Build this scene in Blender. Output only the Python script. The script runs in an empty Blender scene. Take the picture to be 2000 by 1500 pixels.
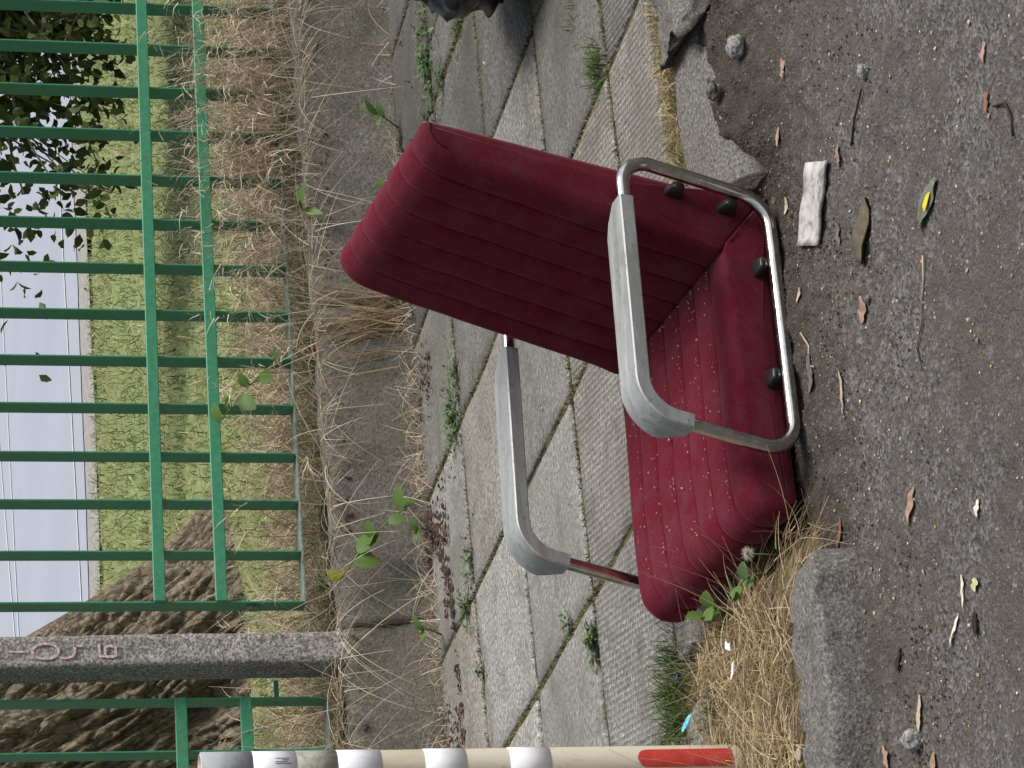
import bpy, bmesh, math
import numpy as np
from mathutils import Vector, Matrix

sc = bpy.context.scene
col = sc.collection
RNG = np.random.default_rng(7)
R = math.radians

# ------------------------------------------------------------------ camera
cd = bpy.data.cameras.new('camera')
cam = bpy.data.objects.new('camera', cd)
col.objects.link(cam)
# exact axes from the street survey: pitch 12.44 deg down, 26.65 deg off the fence normal, phone held sideways
TH, ROLL, YAW = .2171727, -.0115027, .465144
def _axes():
    fw = np.array([0, math.cos(TH), -math.sin(TH)]); r = np.array([1., 0, 0]); d = np.array([0, -math.sin(TH), -math.cos(TH)])
    r2 = math.cos(ROLL) * r + math.sin(ROLL) * d; d2 = -math.sin(ROLL) * r + math.cos(ROLL) * d
    c, s = math.cos(-YAW), math.sin(-YAW); Q = np.array([[c, -s, 0], [s, c, 0], [0, 0, 1]])
    return Q @ fw, Q @ r2, Q @ d2
FW, RT, DN = _axes()
cam.matrix_world = Matrix(((DN[0], RT[0], -FW[0], 0), (DN[1], RT[1], -FW[1], 0), (DN[2], RT[2], -FW[2], 1.6), (0, 0, 0, 1)))
cd.sensor_fit = 'HORIZONTAL'; cd.sensor_width = 36; cd.lens = 36 * 5800 / 2000
cd.clip_start = .05; cd.clip_end = 2000
sc.camera = cam

# ------------------------------------------------------------------ sky, sun, exposure
SUN_EL = R(56); SUN_AZ = math.atan2(.80, -.60)      # from +Y towards +X
w = bpy.data.worlds.new('World'); sc.world = w; w.use_nodes = True
nt = w.node_tree; nt.nodes.clear()
sky = nt.nodes.new('ShaderNodeTexSky'); sky.sky_type = 'NISHITA'; sky.sun_disc = False
sky.sun_elevation = SUN_EL; sky.sun_rotation = SUN_AZ; sky.air_density = 1.0; sky.dust_density = 3.0; sky.ozone_density = .6
hs = nt.nodes.new('ShaderNodeHueSaturation'); hs.inputs['Saturation'].default_value = .45
bg = nt.nodes.new('ShaderNodeBackground'); bg.inputs['Strength'].default_value = .085
wo = nt.nodes.new('ShaderNodeOutputWorld')
nt.links.new(sky.outputs[0], hs.inputs['Color']); nt.links.new(hs.outputs[0], bg.inputs[0]); nt.links.new(bg.outputs[0], wo.inputs[0])
sd = bpy.data.lights.new('sun', 'SUN'); sd.energy = 1.9; sd.angle = R(26); sd.color = (1, .955, .89)
sun = bpy.data.objects.new('sun', sd); col.objects.link(sun)
sv = Vector((math.sin(SUN_AZ) * math.cos(SUN_EL), math.cos(SUN_AZ) * math.cos(SUN_EL), math.sin(SUN_EL)))
sun.rotation_euler = sv.to_track_quat('Z', 'Y').to_euler()
sc.view_settings.view_transform = 'Standard'; sc.view_settings.look = 'None'
sc.view_settings.exposure = 0.88; sc.view_settings.gamma = 1
try: sc.view_settings.use_curve_mapping = False
except Exception: pass
sc.cycles.use_denoising = True
sc.cycles.max_bounces = 8

# ------------------------------------------------------------------ noise + mesh helpers
def _hash(ix, iy, iz):
    h = (ix * 374761393 + iy * 668265263 + iz * 2147483647 + 1013904223) & 0xffffffff
    h = ((h ^ (h >> 13)) * 1274126177) & 0xffffffff
    return ((h ^ (h >> 16)) & 0xffff) / 32767.5 - 1
def vnoise(P):
    P = np.asarray(P, float); i = np.floor(P).astype(np.int64); f = P - i; f = f * f * (3 - 2 * f)
    o = 0
    for dx in (0, 1):
        for dy in (0, 1):
            for dz in (0, 1):
                wgt = (f[:, 0] if dx else 1 - f[:, 0]) * (f[:, 1] if dy else 1 - f[:, 1]) * (f[:, 2] if dz else 1 - f[:, 2])
                o = o + wgt * _hash(i[:, 0] + dx, i[:, 1] + dy, i[:, 2] + dz)
    return o
def fbm(P, octaves=4, gain=.5, lac=2.03):
    P = np.asarray(P, float); o = 0; a = 1
    for k in range(octaves):
        o = o + a * vnoise(P + 17.3 * k); P = P * lac; a *= gain
    return o

def link(name, me, mat, parent=None, smooth=False):
    if mat is not None: me.materials.append(mat)
    if smooth: me.polygons.foreach_set('use_smooth', [True] * len(me.polygons))
    ob = bpy.data.objects.new(name, me); col.objects.link(ob)
    if parent is not None:
        ob.parent = parent
    return ob
def poly(name, V, F, mat, parent=None, smooth=False, fix=True):
    """mesh in world coordinates; if it has a parent, stored relative to the parent's location"""
    V = np.asarray(V, float)
    if parent is not None: V = V - np.array(org(parent))
    me = bpy.data.meshes.new(name); me.from_pydata(V.tolist(), [], [list(map(int, f)) for f in F]); me.update()
    if fix:
        bm = bmesh.new(); bm.from_mesh(me); bmesh.ops.recalc_face_normals(bm, faces=bm.faces); bm.to_mesh(me); bm.free()
    return link(name, me, mat, parent, smooth)
def org(o):
    p = Vector((0, 0, 0))
    while o is not None: p = p + o.location; o = o.parent
    return p
def quads(name, V, Q, mat, parent=None, smooth=False):
    """fast path for big meshes, all faces quads"""
    V = np.asarray(V, np.float32); Q = np.asarray(Q, np.int32)
    if parent is not None: V = V - np.array(org(parent), np.float32)
    me = bpy.data.meshes.new(name)
    me.vertices.add(len(V)); me.vertices.foreach_set('co', V.ravel())
    me.loops.add(Q.size); me.loops.foreach_set('vertex_index', Q.ravel())
    me.polygons.add(len(Q)); me.polygons.foreach_set('loop_start', np.arange(0, Q.size, 4, dtype=np.int32))
    me.update(calc_edges=True); me.validate()
    return link(name, me, mat, parent, smooth)
def grid_q(nu, nv, wrap_v=False):
    i, j = np.meshgrid(np.arange(nu - 1), np.arange(nv if wrap_v else nv - 1), indexing='ij')
    j2 = (j + 1) % nv
    return np.stack([i * nv + j, (i + 1) * nv + j, (i + 1) * nv + j2, i * nv + j2], -1).reshape(-1, 4)
def sheet(name, xs, ys, zf, mat, keep=None, parent=None, smooth=True):
    X, Y = np.meshgrid(xs, ys, indexing='ij'); x = X.ravel(); y = Y.ravel()
    V = np.stack([x, y, zf(x, y)], -1); Q = grid_q(len(xs), len(ys))
    if keep is not None:
        c = V[Q].mean(1); Q = Q[keep(c[:, 0], c[:, 1])]
    return quads(name, V, Q, mat, parent, smooth)
def tag(o, label=None, cat=None, group=None, kind=None):
    if label: o['label'] = label
    if cat: o['category'] = cat
    if group: o['group'] = group
    if kind: o['kind'] = kind
    return o
def empty(name, loc, label=None, cat=None, group=None, kind=None):
    o = bpy.data.objects.new(name, None); o.location = loc; o.empty_display_size = .1; col.objects.link(o)
    return tag(o, label, cat, group, kind)
def tube_arrays(path, rad, nseg=14, cap=True, flat=None):
    """swept round tube; rad scalar or per-point"""
    P = np.asarray(path, float); n = len(P); rad = np.broadcast_to(rad, (n,))
    T = np.gradient(P, axis=0); T /= np.linalg.norm(T, axis=1)[:, None] + 1e-12
    N = np.cross(T[0], [0.123, .31, .94]); N /= np.linalg.norm(N); V = []
    for k in range(n):
        N = N - T[k] * (N @ T[k]); N /= np.linalg.norm(N); B = np.cross(T[k], N)
        a = np.linspace(0, 2 * math.pi, nseg, endpoint=False)
        V.append(P[k] + rad[k] * (np.cos(a)[:, None] * N + np.sin(a)[:, None] * B))
    V = np.concatenate(V); Q = grid_q(n, nseg, True).tolist()
    if cap:
        Q.append(list(range(nseg))[::-1]); Q.append(list(range((n - 1) * nseg, n * nseg)))
    return V, Q
def tube(name, path, rad, mat, parent=None, nseg=14):
    V, Q = tube_arrays(path, rad, nseg); return poly(name, V, Q, mat, parent, True)
def box_arrays(x0, x1, y0, y1, z0, z1, b=.004):
    """bevelled box: 24 vertices"""
    V = []; 
    for sx, ax in ((x0, b), (x1, -b)):
        for sy, ay in ((y0, b), (y1, -b)):
            for sz, az in ((z0, b), (z1, -b)):
                V += [(sx, sy + ay, sz + az), (sx + ax, sy, sz + az), (sx + ax, sy + ay, sz)]
    F = []
    def vid(i, j, k, a): return ((i * 2 + j) * 2 + k) * 3 + a
    F += [[vid(i, 0, 0, 0), vid(i, 1, 0, 0), vid(i, 1, 1, 0), vid(i, 0, 1, 0)] for i in (0, 1)]
    F += [[vid(0, j, 0, 1), vid(1, j, 0, 1), vid(1, j, 1, 1), vid(0, j, 1, 1)] for j in (0, 1)]
    F += [[vid(0, 0, k, 2), vid(1, 0, k, 2), vid(1, 1, k, 2), vid(0, 1, k, 2)] for k in (0, 1)]
    for i in (0, 1):
        for j in (0, 1): F.append([vid(i, j, 0, 0), vid(i, j, 1, 0), vid(i, j, 1, 1), vid(i, j, 0, 1)])
        for k in (0, 1): F.append([vid(i, 0, k, 0), vid(i, 1, k, 0), vid(i, 1, k, 2), vid(i, 0, k, 2)])
    for j in (0, 1):
        for k in (0, 1): F.append([vid(0, j, k, 1), vid(1, j, k, 1), vid(1, j, k, 2), vid(0, j, k, 2)])
    for i in (0, 1):
        for j in (0, 1):
            for k in (0, 1): F.append([vid(i, j, k, 0), vid(i, j, k, 1), vid(i, j, k, 2)])
    return np.array(V), F
def box(name, x0, x1, y0, y1, z0, z1, mat, parent=None, b=.002):
    V, F = box_arrays(x0, x1, y0, y1, z0, z1, b); return poly(name, V, F, mat, parent)

# ------------------------------------------------------------------ material helpers
class Mat:
    def __init__(s, name, rough=.8, spec=.3):
        s.m = bpy.data.materials.new(name); s.m.use_nodes = True; s.t = s.m.node_tree; s.n = s.t.nodes; s.l = s.t.links
        s.b = s.n['Principled BSDF']; s.b.inputs['Roughness'].default_value = rough
        s.b.inputs['Specular IOR Level'].default_value = spec
        s.geo = s.n.new('ShaderNodeNewGeometry'); s.h = None
    def pos(s, sx=1, sy=1, sz=1, off=(0, 0, 0)):
        mp = s.n.new('ShaderNodeMapping'); mp.inputs['Scale'].default_value = (sx, sy, sz); mp.inputs['Location'].default_value = off
        s.l.new(s.geo.outputs['Position'], mp.inputs[0]); return mp.outputs[0]
    def noise(s, scale, detail=4, rough=.55, vec=None, dist=0):
        k = s.n.new('ShaderNodeTexNoise'); k.inputs['Scale'].default_value = scale; k.inputs['Detail'].default_value = detail
        k.inputs['Roughness'].default_value = rough; k.inputs['Distortion'].default_value = dist
        s.l.new(vec if vec is not None else s.geo.outputs['Position'], k.inputs['Vector']); return k.outputs[0]
    def voro(s, scale, vec=None, feature='F1', out=0, rnd=1):
        k = s.n.new('ShaderNodeTexVoronoi'); k.feature = feature; k.inputs['Scale'].default_value = scale; k.inputs['Randomness'].default_value = rnd
        s.l.new(vec if vec is not None else s.geo.outputs['Position'], k.inputs['Vector']); return k.outputs[out]
    def ramp(s, fac, stops):
        k = s.n.new('ShaderNodeValToRGB'); e = k.color_ramp.elements
        while len(e) < len(stops): e.new(.5)
        for q, (p, c) in zip(e, stops): q.position = p; q.color = (*c, 1) if len(c) == 3 else c
        s.l.new(fac, k.inputs[0]); return k.outputs[0]
    def gray(s, fac, a, b, va=0., vb=1.):
        return s.ramp(fac, [(a, (va,) * 3), (b, (vb,) * 3)])
    def mix(s, fac, a, b, mode='MIX'):
        k = s.n.new('ShaderNodeMix'); k.data_type = 'RGBA'; k.blend_type = mode
        for sock, v in ((k.inputs[0], fac), (k.inputs[6], a), (k.inputs[7], b)):
            if isinstance(v, (int, float)): sock.default_value = v
            elif isinstance(v, tuple): sock.default_value = (*v, 1)
            else: s.l.new(v, sock)
        return k.outputs[2]
    def math(s, op, a, b=0.):
        k = s.n.new('ShaderNodeMath'); k.operation = op
        for sock, v in ((k.inputs[0], a), (k.inputs[1], b)):
            if isinstance(v, (int, float)): sock.default_value = v
            else: s.l.new(v, sock)
        return k.outputs[0]
    def sep(s, vec):
        k = s.n.new('ShaderNodeSeparateXYZ'); s.l.new(vec, k.inputs[0]); return k.outputs
    def color(s, c):
        if isinstance(c, tuple): s.b.inputs['Base Color'].default_value = (*c, 1)
        else: s.l.new(c, s.b.inputs['Base Color'])
        return s
    def rough(s, c): s.l.new(c, s.b.inputs['Roughness']); return s
    def bump(s, h, dist=.002, strength=1.):
        k = s.n.new('ShaderNodeBump'); k.inputs['Distance'].default_value = dist; k.inputs['Strength'].default_value = strength
        s.l.new(h, k.inputs['Height'])
        if s.h is not None: s.l.new(s.h, k.inputs['Normal'])
        s.h = k.outputs[0]; s.l.new(s.h, s.b.inputs['Normal']); return s
    def island(s): return s.geo.outputs['Random Per Island']
    def objrand(s):
        k = s.n.new('ShaderNodeObjectInfo'); return k.outputs['Random']

def slab_material(name, pimple):
    m = Mat(name, .92, .2)
    big = m.noise(1.7, 5, .6); mid = m.noise(9, 5, .6); speck = m.noise(84, 4, .85); grit = m.voro(300)
    base = m.ramp(speck, [(.34, (.050, .048, .044)), (.43, (.185, .178, .167)), (.53, (.335, .325, .305)), (.60, (.43, .42, .395)), (.67, (.74, .725, .69))])
    base = m.mix(m.gray(big, .38, .66, 0, .75), base, (.165, .155, .135), 'MIX')
    base = m.mix(m.gray(mid, .50, .70, 0, .6), base, (.12, .108, .088))
    tint = m.n.new('ShaderNodeObjectInfo').outputs['Color']
    base = m.mix(1., base, tint, 'MULTIPLY')
    pits = m.voro(33); pm = m.gray(pits, .06, .16, 1, 0)
    pm2 = m.math('MULTIPLY', pm, m.gray(m.noise(6, 2), .5, .62))
    base = m.mix(m.math('MULTIPLY', pm2, .75), base, (.045, .042, .038))
    if pimple:
        ob = m.n.new('ShaderNodeTexCoord'); mp = m.n.new('ShaderNodeMapping'); mp.inputs['Rotation'].default_value = (0, 0, R(12))
        m.l.new(ob.outputs['Object'], mp.inputs[0]); x, y, z = m.sep(mp.outputs[0])
        sx = m.math('SINE', m.math('MULTIPLY', x, 2 * math.pi / .0145)); sy = m.math('SINE', m.math('MULTIPLY', y, 2 * math.pi / .0145))
        g = m.math('MULTIPLY', m.math('ADD', m.math('MAXIMUM', sx, sy), 1), .5)
        wear = m.gray(m.noise(5, 3), .38, .6, .35, 1)
        g2 = m.gray(g, .3, .85, 1, 0)
        base = m.mix(m.math('MULTIPLY', m.math('MULTIPLY', g2, wear), .7), base, (.085, .077, .066))
        m.bump(g, .004, .8)
    m.bump(speck, .002, .7).bump(mid, .004, .5).bump(grit, .0012, .4)
    return m.color(base).m

def concrete_material(name, dark, light, moss=.5, agg=160):
    m = Mat(name, .93, .2)
    sp = m.noise(agg, 3, .7); big = m.noise(2.6, 6, .65); mid = m.noise(14, 5, .6)
    c = m.ramp(sp, [(.3, tuple(.45 * v for v in dark)), (.45, dark), (.6, light), (.74, tuple(min(.62, 1.8 * v) for v in light))])
    c = m.mix(m.gray(big, .42, .66, 0, moss), c, (.085, .082, .048))
    c = m.mix(m.gray(mid, .5, .74, 0, .5), c, (.06, .055, .047))
    return m.color(c).bump(sp, .004, .8).bump(mid, .008, .5).m

def strand_material(name, stops, rough=.7, trans=0.):
    m = Mat(name, rough, .25); m.color(m.ramp(m.island(), stops))
    if trans:
        m.b.inputs['Subsurface Weight'].default_value = 0
        tl = m.n.new('ShaderNodeBsdfTranslucent'); mx = m.n.new('ShaderNodeMixShader'); mx.inputs[0].default_value = trans
        m.l.new(m.b.inputs['Base Color'].links[0].from_socket, tl.inputs[0])
        out = m.n['Material Output']; m.l.new(m.b.outputs[0], mx.inputs[1]); m.l.new(tl.outputs[0], mx.inputs[2]); m.l.new(mx.outputs[0], out.inputs[0])
    return m.m
def plain(name, c, rough=.6, spec=.4, metal=0., var=.25, scale=40, bump=.0):
    m = Mat(name, rough, spec); n = m.noise(scale, 4, .6)
    d = tuple(v * (1 - var) for v in c); l = tuple(min(1, v * (1 + var)) for v in c)
    m.color(m.ramp(n, [(.3, d), (.7, l)])); m.b.inputs['Metallic'].default_value = metal
    if bump: m.bump(n, bump, .6)
    return m.m

MT = {}
MT['slab'] = slab_material('paving_concrete', False); MT['slab_pimple'] = slab_material('paving_pimpled', True)
MT['wall'] = concrete_material('wall_concrete', (.115, .106, .092), (.155, .144, .127), .55, 110)
MT['post'] = concrete_material('post_concrete', (.19, .178, .168), (.42, .40, .375), .22, 120)
MT['kerb'] = concrete_material('kerb_stone', (.108, .102, .096), (.185, .177, .168), .18, 150)

# asphalt: gravelly, dusty, brown soil patches
m = Mat('asphalt', .95, .15)
v1 = m.voro(150, out=1); vd = m.voro(150); fine = m.noise(420, 2, .7); mid = m.noise(28, 5, .65); big = m.noise(3.2, 5, .6)
stones = m.ramp(m.math('ADD', m.math('MULTIPLY', m.sep(v1)[0], .6), m.math('MULTIPLY', fine, .4)),
                [(.22, (.055, .049, .045)), (.45, (.094, .086, .080)), (.66, (.135, .126, .120)), (.9, (.22, .21, .206))])
soil = m.ramp(fine, [(.3, (.042, .037, .033)), (.55, (.088, .079, .072)), (.75, (.14, .128, .117))])
soilmask = m.gray(m.math('ADD', m.math('MULTIPLY', mid, .5), m.math('MULTIPLY', big, .5)), .43, .56)
c = m.mix(soilmask, stones, soil)
xx, yy, zz = m.sep(m.geo.outputs['Position'])
gut = m.gray(m.math('ADD', m.math('MULTIPLY', m.math('SUBTRACT', yy, 4.34), 3.2), m.math('MULTIPLY', m.math('SUBTRACT', mid, .5), 1.4)), .0, 1.0, 0, .85)
soil2 = m.ramp(fine, [(.3, (.020, .016, .013)), (.55, (.050, .041, .034)), (.78, (.10, .085, .07))])
c = m.mix(gut, c, soil2)
m.color(c).bump(vd, .004, .6).bump(fine, .002, .6).bump(mid, .010, .6)
MT['asphalt'] = m.m
# loose soil and leaf litter
m = Mat('soil', 1., .1); f = m.noise(180, 3, .7); g = m.noise(24, 4, .6)
c = m.ramp(f, [(.3, (.018, .013, .010)), (.52, (.055, .041, .030)), (.72, (.125, .095, .066))])
c = m.mix(m.gray(g, .45, .65, 0, .5), c, (.085, .075, .040)); m.color(c).bump(f, .004, .8).bump(g, .01, .7); MT['soil'] = m.m
m = Mat('joint_soil', 1., .1); f = m.noise(200, 3, .7); g = m.noise(8, 4, .6)
c = m.ramp(f, [(.3, (.035, .028, .018)), (.55, (.10, .082, .05)), (.75, (.19, .16, .10))])
c = m.mix(m.gray(g, .42, .58, 0, .75), c, (.085, .088, .028)); m.color(c).bump(f, .004, .8); MT['joint'] = m.m
m = Mat('verge_soil', 1., .1); f = m.noise(160, 3, .7)
m.color(m.ramp(f, [(.3, (.035, .026, .017)), (.52, (.11, .085, .05)), (.72, (.22, .175, .105))])).bump(f, .005, .8); MT['verge'] = m.m
m = Mat('meadow_ground', 1., .1); f = m.noise(30, 5, .7); g = m.noise(1.6, 4, .6)
c = m.ramp(f, [(.3, (.095, .13, .048)), (.5, (.195, .235, .10)), (.7, (.35, .35, .19))]); c = m.mix(m.gray(g, .4, .6, 0, .4), c, (.20, .19, .085))
m.color(c); MT['meadow'] = m.m
m = Mat('park_road', .85, .25); f = m.noise(.5, 5, .6, m.pos(1, .35, 1)); g = m.noise(25, 3, .6, m.pos(1, .25, 1))
c = m.ramp(f, [(.3, (.30, .325, .375)), (.7, (.345, .37, .425))]); c = m.mix(m.gray(g, .35, .7, 0, .35), c, (.275, .295, .34)); m.color(c); MT['park_road'] = m.m
MT['line'] = plain('road_paint', (.50, .515, .545), .7, .3, 0, .12, 12)
m = Mat('path_edge_gravel', 1, .1); f = m.noise(18, 5, .7); m.color(m.ramp(f, [(.35, (.20, .19, .18)), (.65, (.38, .36, .34))])); MT['gravel'] = m.m

# ------------------------------------------------------------------ ground, roads, pavement
def road_z(x, y):
    P = np.stack([x, y, 0 * x], -1)
    near = np.clip((6 - np.abs(x - 2.4)) / 3, 0, 1)
    z = -.1 + near * (.006 * fbm(P * 3.1, 3) + .0045 * fbm(P * 17, 3) + .0024 * np.abs(fbm(P * 60, 2)))
    lip = np.clip((y - 4.36) / .3, 0, 1)
    z = z + near * lip * (.008 + .006 * fbm(P * 26, 2)) - .014 * np.clip((x - 2.45) / .3, 0, 1) * np.clip((y - 4.5) / .15, 0, 1) * np.clip((3.0 - x) / .2, 0, 1)
    z = z + near * np.clip((x - 2.77) / .14, 0, 1) * np.clip((y - 4.52 - .03 * fbm(P * 7, 2)) / .2, 0, 1) * (.058 + .008 * fbm(P * 22, 3) + .012 * fbm(P * 8, 2)) + near * np.clip((1.95 - x) / .1, 0, 1) * np.clip((y - 4.40 - .03 * fbm(P * 6, 2)) / .1, 0, 1) * .022
    return z
xs = np.concatenate([np.linspace(-80, -2, 12), np.linspace(-1.5, 1.1, 12), np.linspace(1.2, 3.5, 460), np.linspace(3.6, 6, 14), np.linspace(8, 80, 12)])
ys = np.concatenate([np.linspace(-60, 0, 14), np.linspace(.5, 3.2, 12), np.linspace(3.3, 4.8, 300), np.linspace(4.85, 5.3, 6)])
tag(sheet('road', xs, ys, road_z, MT['asphalt']), kind='structure')
tag(sheet('ground', np.linspace(-600, 600, 9), np.linspace(-600, 600, 9), lambda x, y: -.35 + 0 * x, MT['soil']), kind='structure')

def pav_z(x, y):
    dj = np.minimum(np.min(np.abs(y[:, None] - np.array([7.1138, 6.5237, 5.9336, 5.3434])[None]), 1), np.abs((x - 2.451 + .25) % .4998 - .25))
    return -.006 + .002 * fbm(np.stack([x, y, 0 * x], -1) * 11, 2) - .022 * np.clip((dj - .02) / .02, 0, 1)
xs = np.concatenate([np.linspace(-80, .4, 10), np.arange(.5, 6.2, .015), np.linspace(6.4, 80, 10)])
ys = np.concatenate([np.arange(4.86, 7.8, .015)])
pave = tag(sheet('pavement', xs, ys, pav_z, MT['joint'], keep=lambda x, y: (y > 5.25) | (x > 2.84)), kind='structure')

A_LINES = [7.662, 7.1138, 6.5237, 5.9336, 5.3434, 4.985]
X0, DX = 2.451, .4998
def slab(x0, x1, y0, y1, mat):
    r = RNG.normal
    b = .006; n = 7
    u = np.concatenate([[0, b], np.linspace(.05, x1 - x0 - .05, n), [x1 - x0 - b, x1 - x0]])
    v = np.concatenate([[0, b], np.linspace(.05, y1 - y0 - .05, n), [y1 - y0 - b, y1 - y0]])
    U, Vv = np.meshgrid(u, v, indexing='ij'); x = x0 + U.ravel(); y = y0 + Vv.ravel()
    e = np.minimum(np.minimum(U, x1 - x0 - U), np.minimum(Vv, y1 - y0 - Vv)).ravel()
    P = np.stack([x, y, 0 * x], -1)
    z = -.0045 * (e < 1e-6) - .003 * (e < 1e-6) * np.clip(fbm(P * 25, 2), 0, 1) * 2 + .0012 * fbm(P * 7, 2)
    tx, ty = r(0, .004, 2); z = z + .001 + r(0, .0012) + tx * (x - (x0 + x1) / 2) + ty * (y - (y0 + y1) / 2)
    j = .004 * fbm(P * 9, 2) * (e < .01); x = x + j * (np.abs(x - (x0 + x1) / 2) > (x1 - x0) / 2 - .01); y = y + j * (np.abs(y - (y0 + y1) / 2) > (y1 - y0) / 2 - .01)
    top = np.stack([x, y, z], -1); nu, nv = len(u), len(v)
    Q = grid_q(nu, nv).tolist()
    ring = [i * nv for i in range(nu)] + [(nu - 1) * nv + k for k in range(1, nv)] + [i * nv + nv - 1 for i in range(nu - 2, -1, -1)] + [k for k in range(nv - 2, 0, -1)]
    base = len(top); low = top[ring].copy(); low[:, 2] = -.05
    V = np.concatenate([top, low]); L = len(ring)
    Q += [[ring[k], ring[(k + 1) % L], base + (k + 1) % L, base + k] for k in range(L)]
    c = np.array([(x0 + x1) / 2, (y0 + y1) / 2, 0])
    me = bpy.data.meshes.new('paving_slab'); me.from_pydata((V - c).tolist(), [], Q); me.update()
    bm = bmesh.new(); bm.from_mesh(me); bmesh.ops.recalc_face_normals(bm, faces=bm.faces); bm.to_mesh(me); bm.free()
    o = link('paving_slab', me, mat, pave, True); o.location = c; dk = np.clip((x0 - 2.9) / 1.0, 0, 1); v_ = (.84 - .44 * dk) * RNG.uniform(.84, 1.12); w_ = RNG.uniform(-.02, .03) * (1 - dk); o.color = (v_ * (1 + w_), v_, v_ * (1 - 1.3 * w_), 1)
    return o
for row in range(5):
    yt, yb = A_LINES[row], A_LINES[row + 1]
    for k in range(-3, 9):
        x0, x1 = X0 + DX * k, X0 + DX * (k + 1)
        g = .008 + abs(RNG.normal(0, .002)); gy = .012 + abs(RNG.normal(0, .004))
        xa, xb, ya, yb2 = x0 + g, x1 - g, yb + gy, yt - gy
        if row == 0: yt_ = yt - .012
        if row == 4:
            if x1 < 2.2: ya = 5.20 + RNG.uniform(-.02, .03)
            elif x0 < 2.8:
                if x1 < 2.5: continue
                if x0 > 2.44: xa = 2.86
            if xb - xa < .05: continue
            if yb2 - ya < .06: continue
        pim = row == 4 or (row == 3 and x0 < 3.3) or (row == 2 and k in (-2,))
        if row == 4 and 1.9 < x0 < 2.44: continue
        if row == 1 and k == 4:                       # a slab split by a straight crack
            xm = x0 + .2; slab(xa, xm - .003, ya, yb2, MT['slab']); slab(xm + .003, xb, ya, yb2, MT['slab']); continue
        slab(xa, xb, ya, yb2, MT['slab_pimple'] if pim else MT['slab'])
# short slab ends between the chair and the fence side of the last row
slab(2.06, 2.444, 5.235, 5.336, MT['slab_pimple']); slab(2.458, 2.84, 5.235, 5.336, MT['slab_pimple'])

# verge: dry earth between kerb and slabs, with a hollow where the kerb is missing
def verge_z(x, y):
    P = np.stack([x, y, 0 * x], -1)
    a = -.022 + .014 * fbm(P * 9, 3)
    s = np.clip((x - 1.96) / .14, 0, 1)
    h = -.115 + np.clip(y - 4.68, 0, 1) * .16 + .004 * fbm(P * 20, 2)
    z = a * (1 - s) + np.minimum(a, h) * s
    return z - .16 * np.clip((4.70 - y) / .10, 0, 1) * (1 - s)
tag(sheet('verge', np.arange(-.6, 2.9, .02), np.arange(4.58, 5.28, .02), verge_z, MT['verge']), kind='structure')
tag(sheet('verge_gap', np.arange(2.82, 5.6, .02), np.arange(4.84, 5.02, .015), lambda x, y: -.012 + .006 * fbm(np.stack([x, y, 0 * x], -1) * 20, 2), MT['verge']), kind='structure')

# kerb
kerb = empty('kerb', (2, 4.7, 0), kind='structure')
def kerb_stone(x0, x1, yf0, yf1, yb0, yb1, top, amp, seed, jag0=0, jag1=0, low=-.16, rnd=.022, mat='kerb', drop=0., slope=.05, tilt=0., round1=0.):
    n = max(8, int((x1 - x0) / .011)); u = np.linspace(0, 1, n)
    prof = [(0., low)] + [(0., z) for z in np.linspace(low + .02, top - rnd, 9)]
    prof += [(rnd * (1 - math.cos(t)), top - rnd + rnd * math.sin(t)) for t in np.linspace(.2, math.pi / 2, 6)]
    prof += [(d, top) for d in np.linspace(rnd + .012, .97, 1)]
    V = []
    for ui in u:
        yf = yf0 + (yf1 - yf0) * ui; yb = yb0 + (yb1 - yb0) * ui; x = x0 + (x1 - x0) * ui
        pr = prof[:-1] + [(d, top) for d in np.linspace(rnd + .012, yb - yf - .012, 16)] + [(yb - yf, top - .012), (yb - yf, low)]
        for d, z in pr: V.append((x, yf + d - (top - z) * slope - drop * .6 * (1 - ui) ** 2, z - drop * (1 - ui) ** 1.6 * (z > low) - tilt * (1 - d / (yb - yf)) ** 1.4 * (z > low + .03)))
    V = np.array(V); nv = len(pr)
    P = V * 1.0 + seed
    e = fbm(P * 7, 4); e2 = fbm(P * 34, 3)
    V[:, 1] += amp * e * .8 + amp * .35 * e2; V[:, 2] += (amp * .45 * e + amp * .3 * e2) * (V[:, 2] > low + .01)
    uu = np.repeat(u, nv); f = fbm(V * 15 + seed, 3)
    if jag0: V[:, 0] += jag0 * (1 - uu) ** 6 * (f + 1.2 * (top - V[:, 2]) / .1)
    if jag1: V[:, 0] += jag1 * uu ** 6 * (f - 1.2 * (top - V[:, 2]) / .1)
    if round1:
        e1_ = np.clip((uu - (1 - round1)) / round1, 0, 1); V[:, 1] += .055 * e1_ ** 2.5 * np.clip((yb0 - V[:, 1]) / .12, 0, 1); V[:, 2] -= .035 * e1_ ** 3 * (V[:, 2] > low + .01)
    Q = grid_q(n, nv).tolist() + [list(range(nv)), list(range((n - 1) * nv, n * nv))[::-1]]
    o = poly('kerb_stone', V, Q, MT[mat], kerb, True)
    return o
MT['pebble'] = concrete_material('pebble', (.20, .195, .19), (.32, .315, .31), 0, 200); MT['pebble_dark'] = concrete_material('pebble_dark', (.075, .072, .07), (.14, .135, .13), 0, 110)
kerb_stone(2.81, 3.22, 4.70, 4.725, 4.885, 4.895, .002, .006, 3.1, rnd=.04, slope=.25, tilt=.05)
kerb_stone(3.17, 4.1, 4.735, 4.76, 4.905, 4.91, .020, .020, 5.2, jag0=.05, rnd=.03)
kerb_stone(4.11, 5.3, 4.76, 4.80, 4.91, 4.94, .0, .010, 6.2)
kerb_stone(1.02, 1.965, 4.565, 4.485, 4.70, 4.63, .000, .014, 1.2, rnd=.017, round1=.10, slope=.04)
kerb_stone(0.0, 1.01, 4.59, 4.565, 4.72, 4.70, .002, .008, 2.2)

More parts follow.
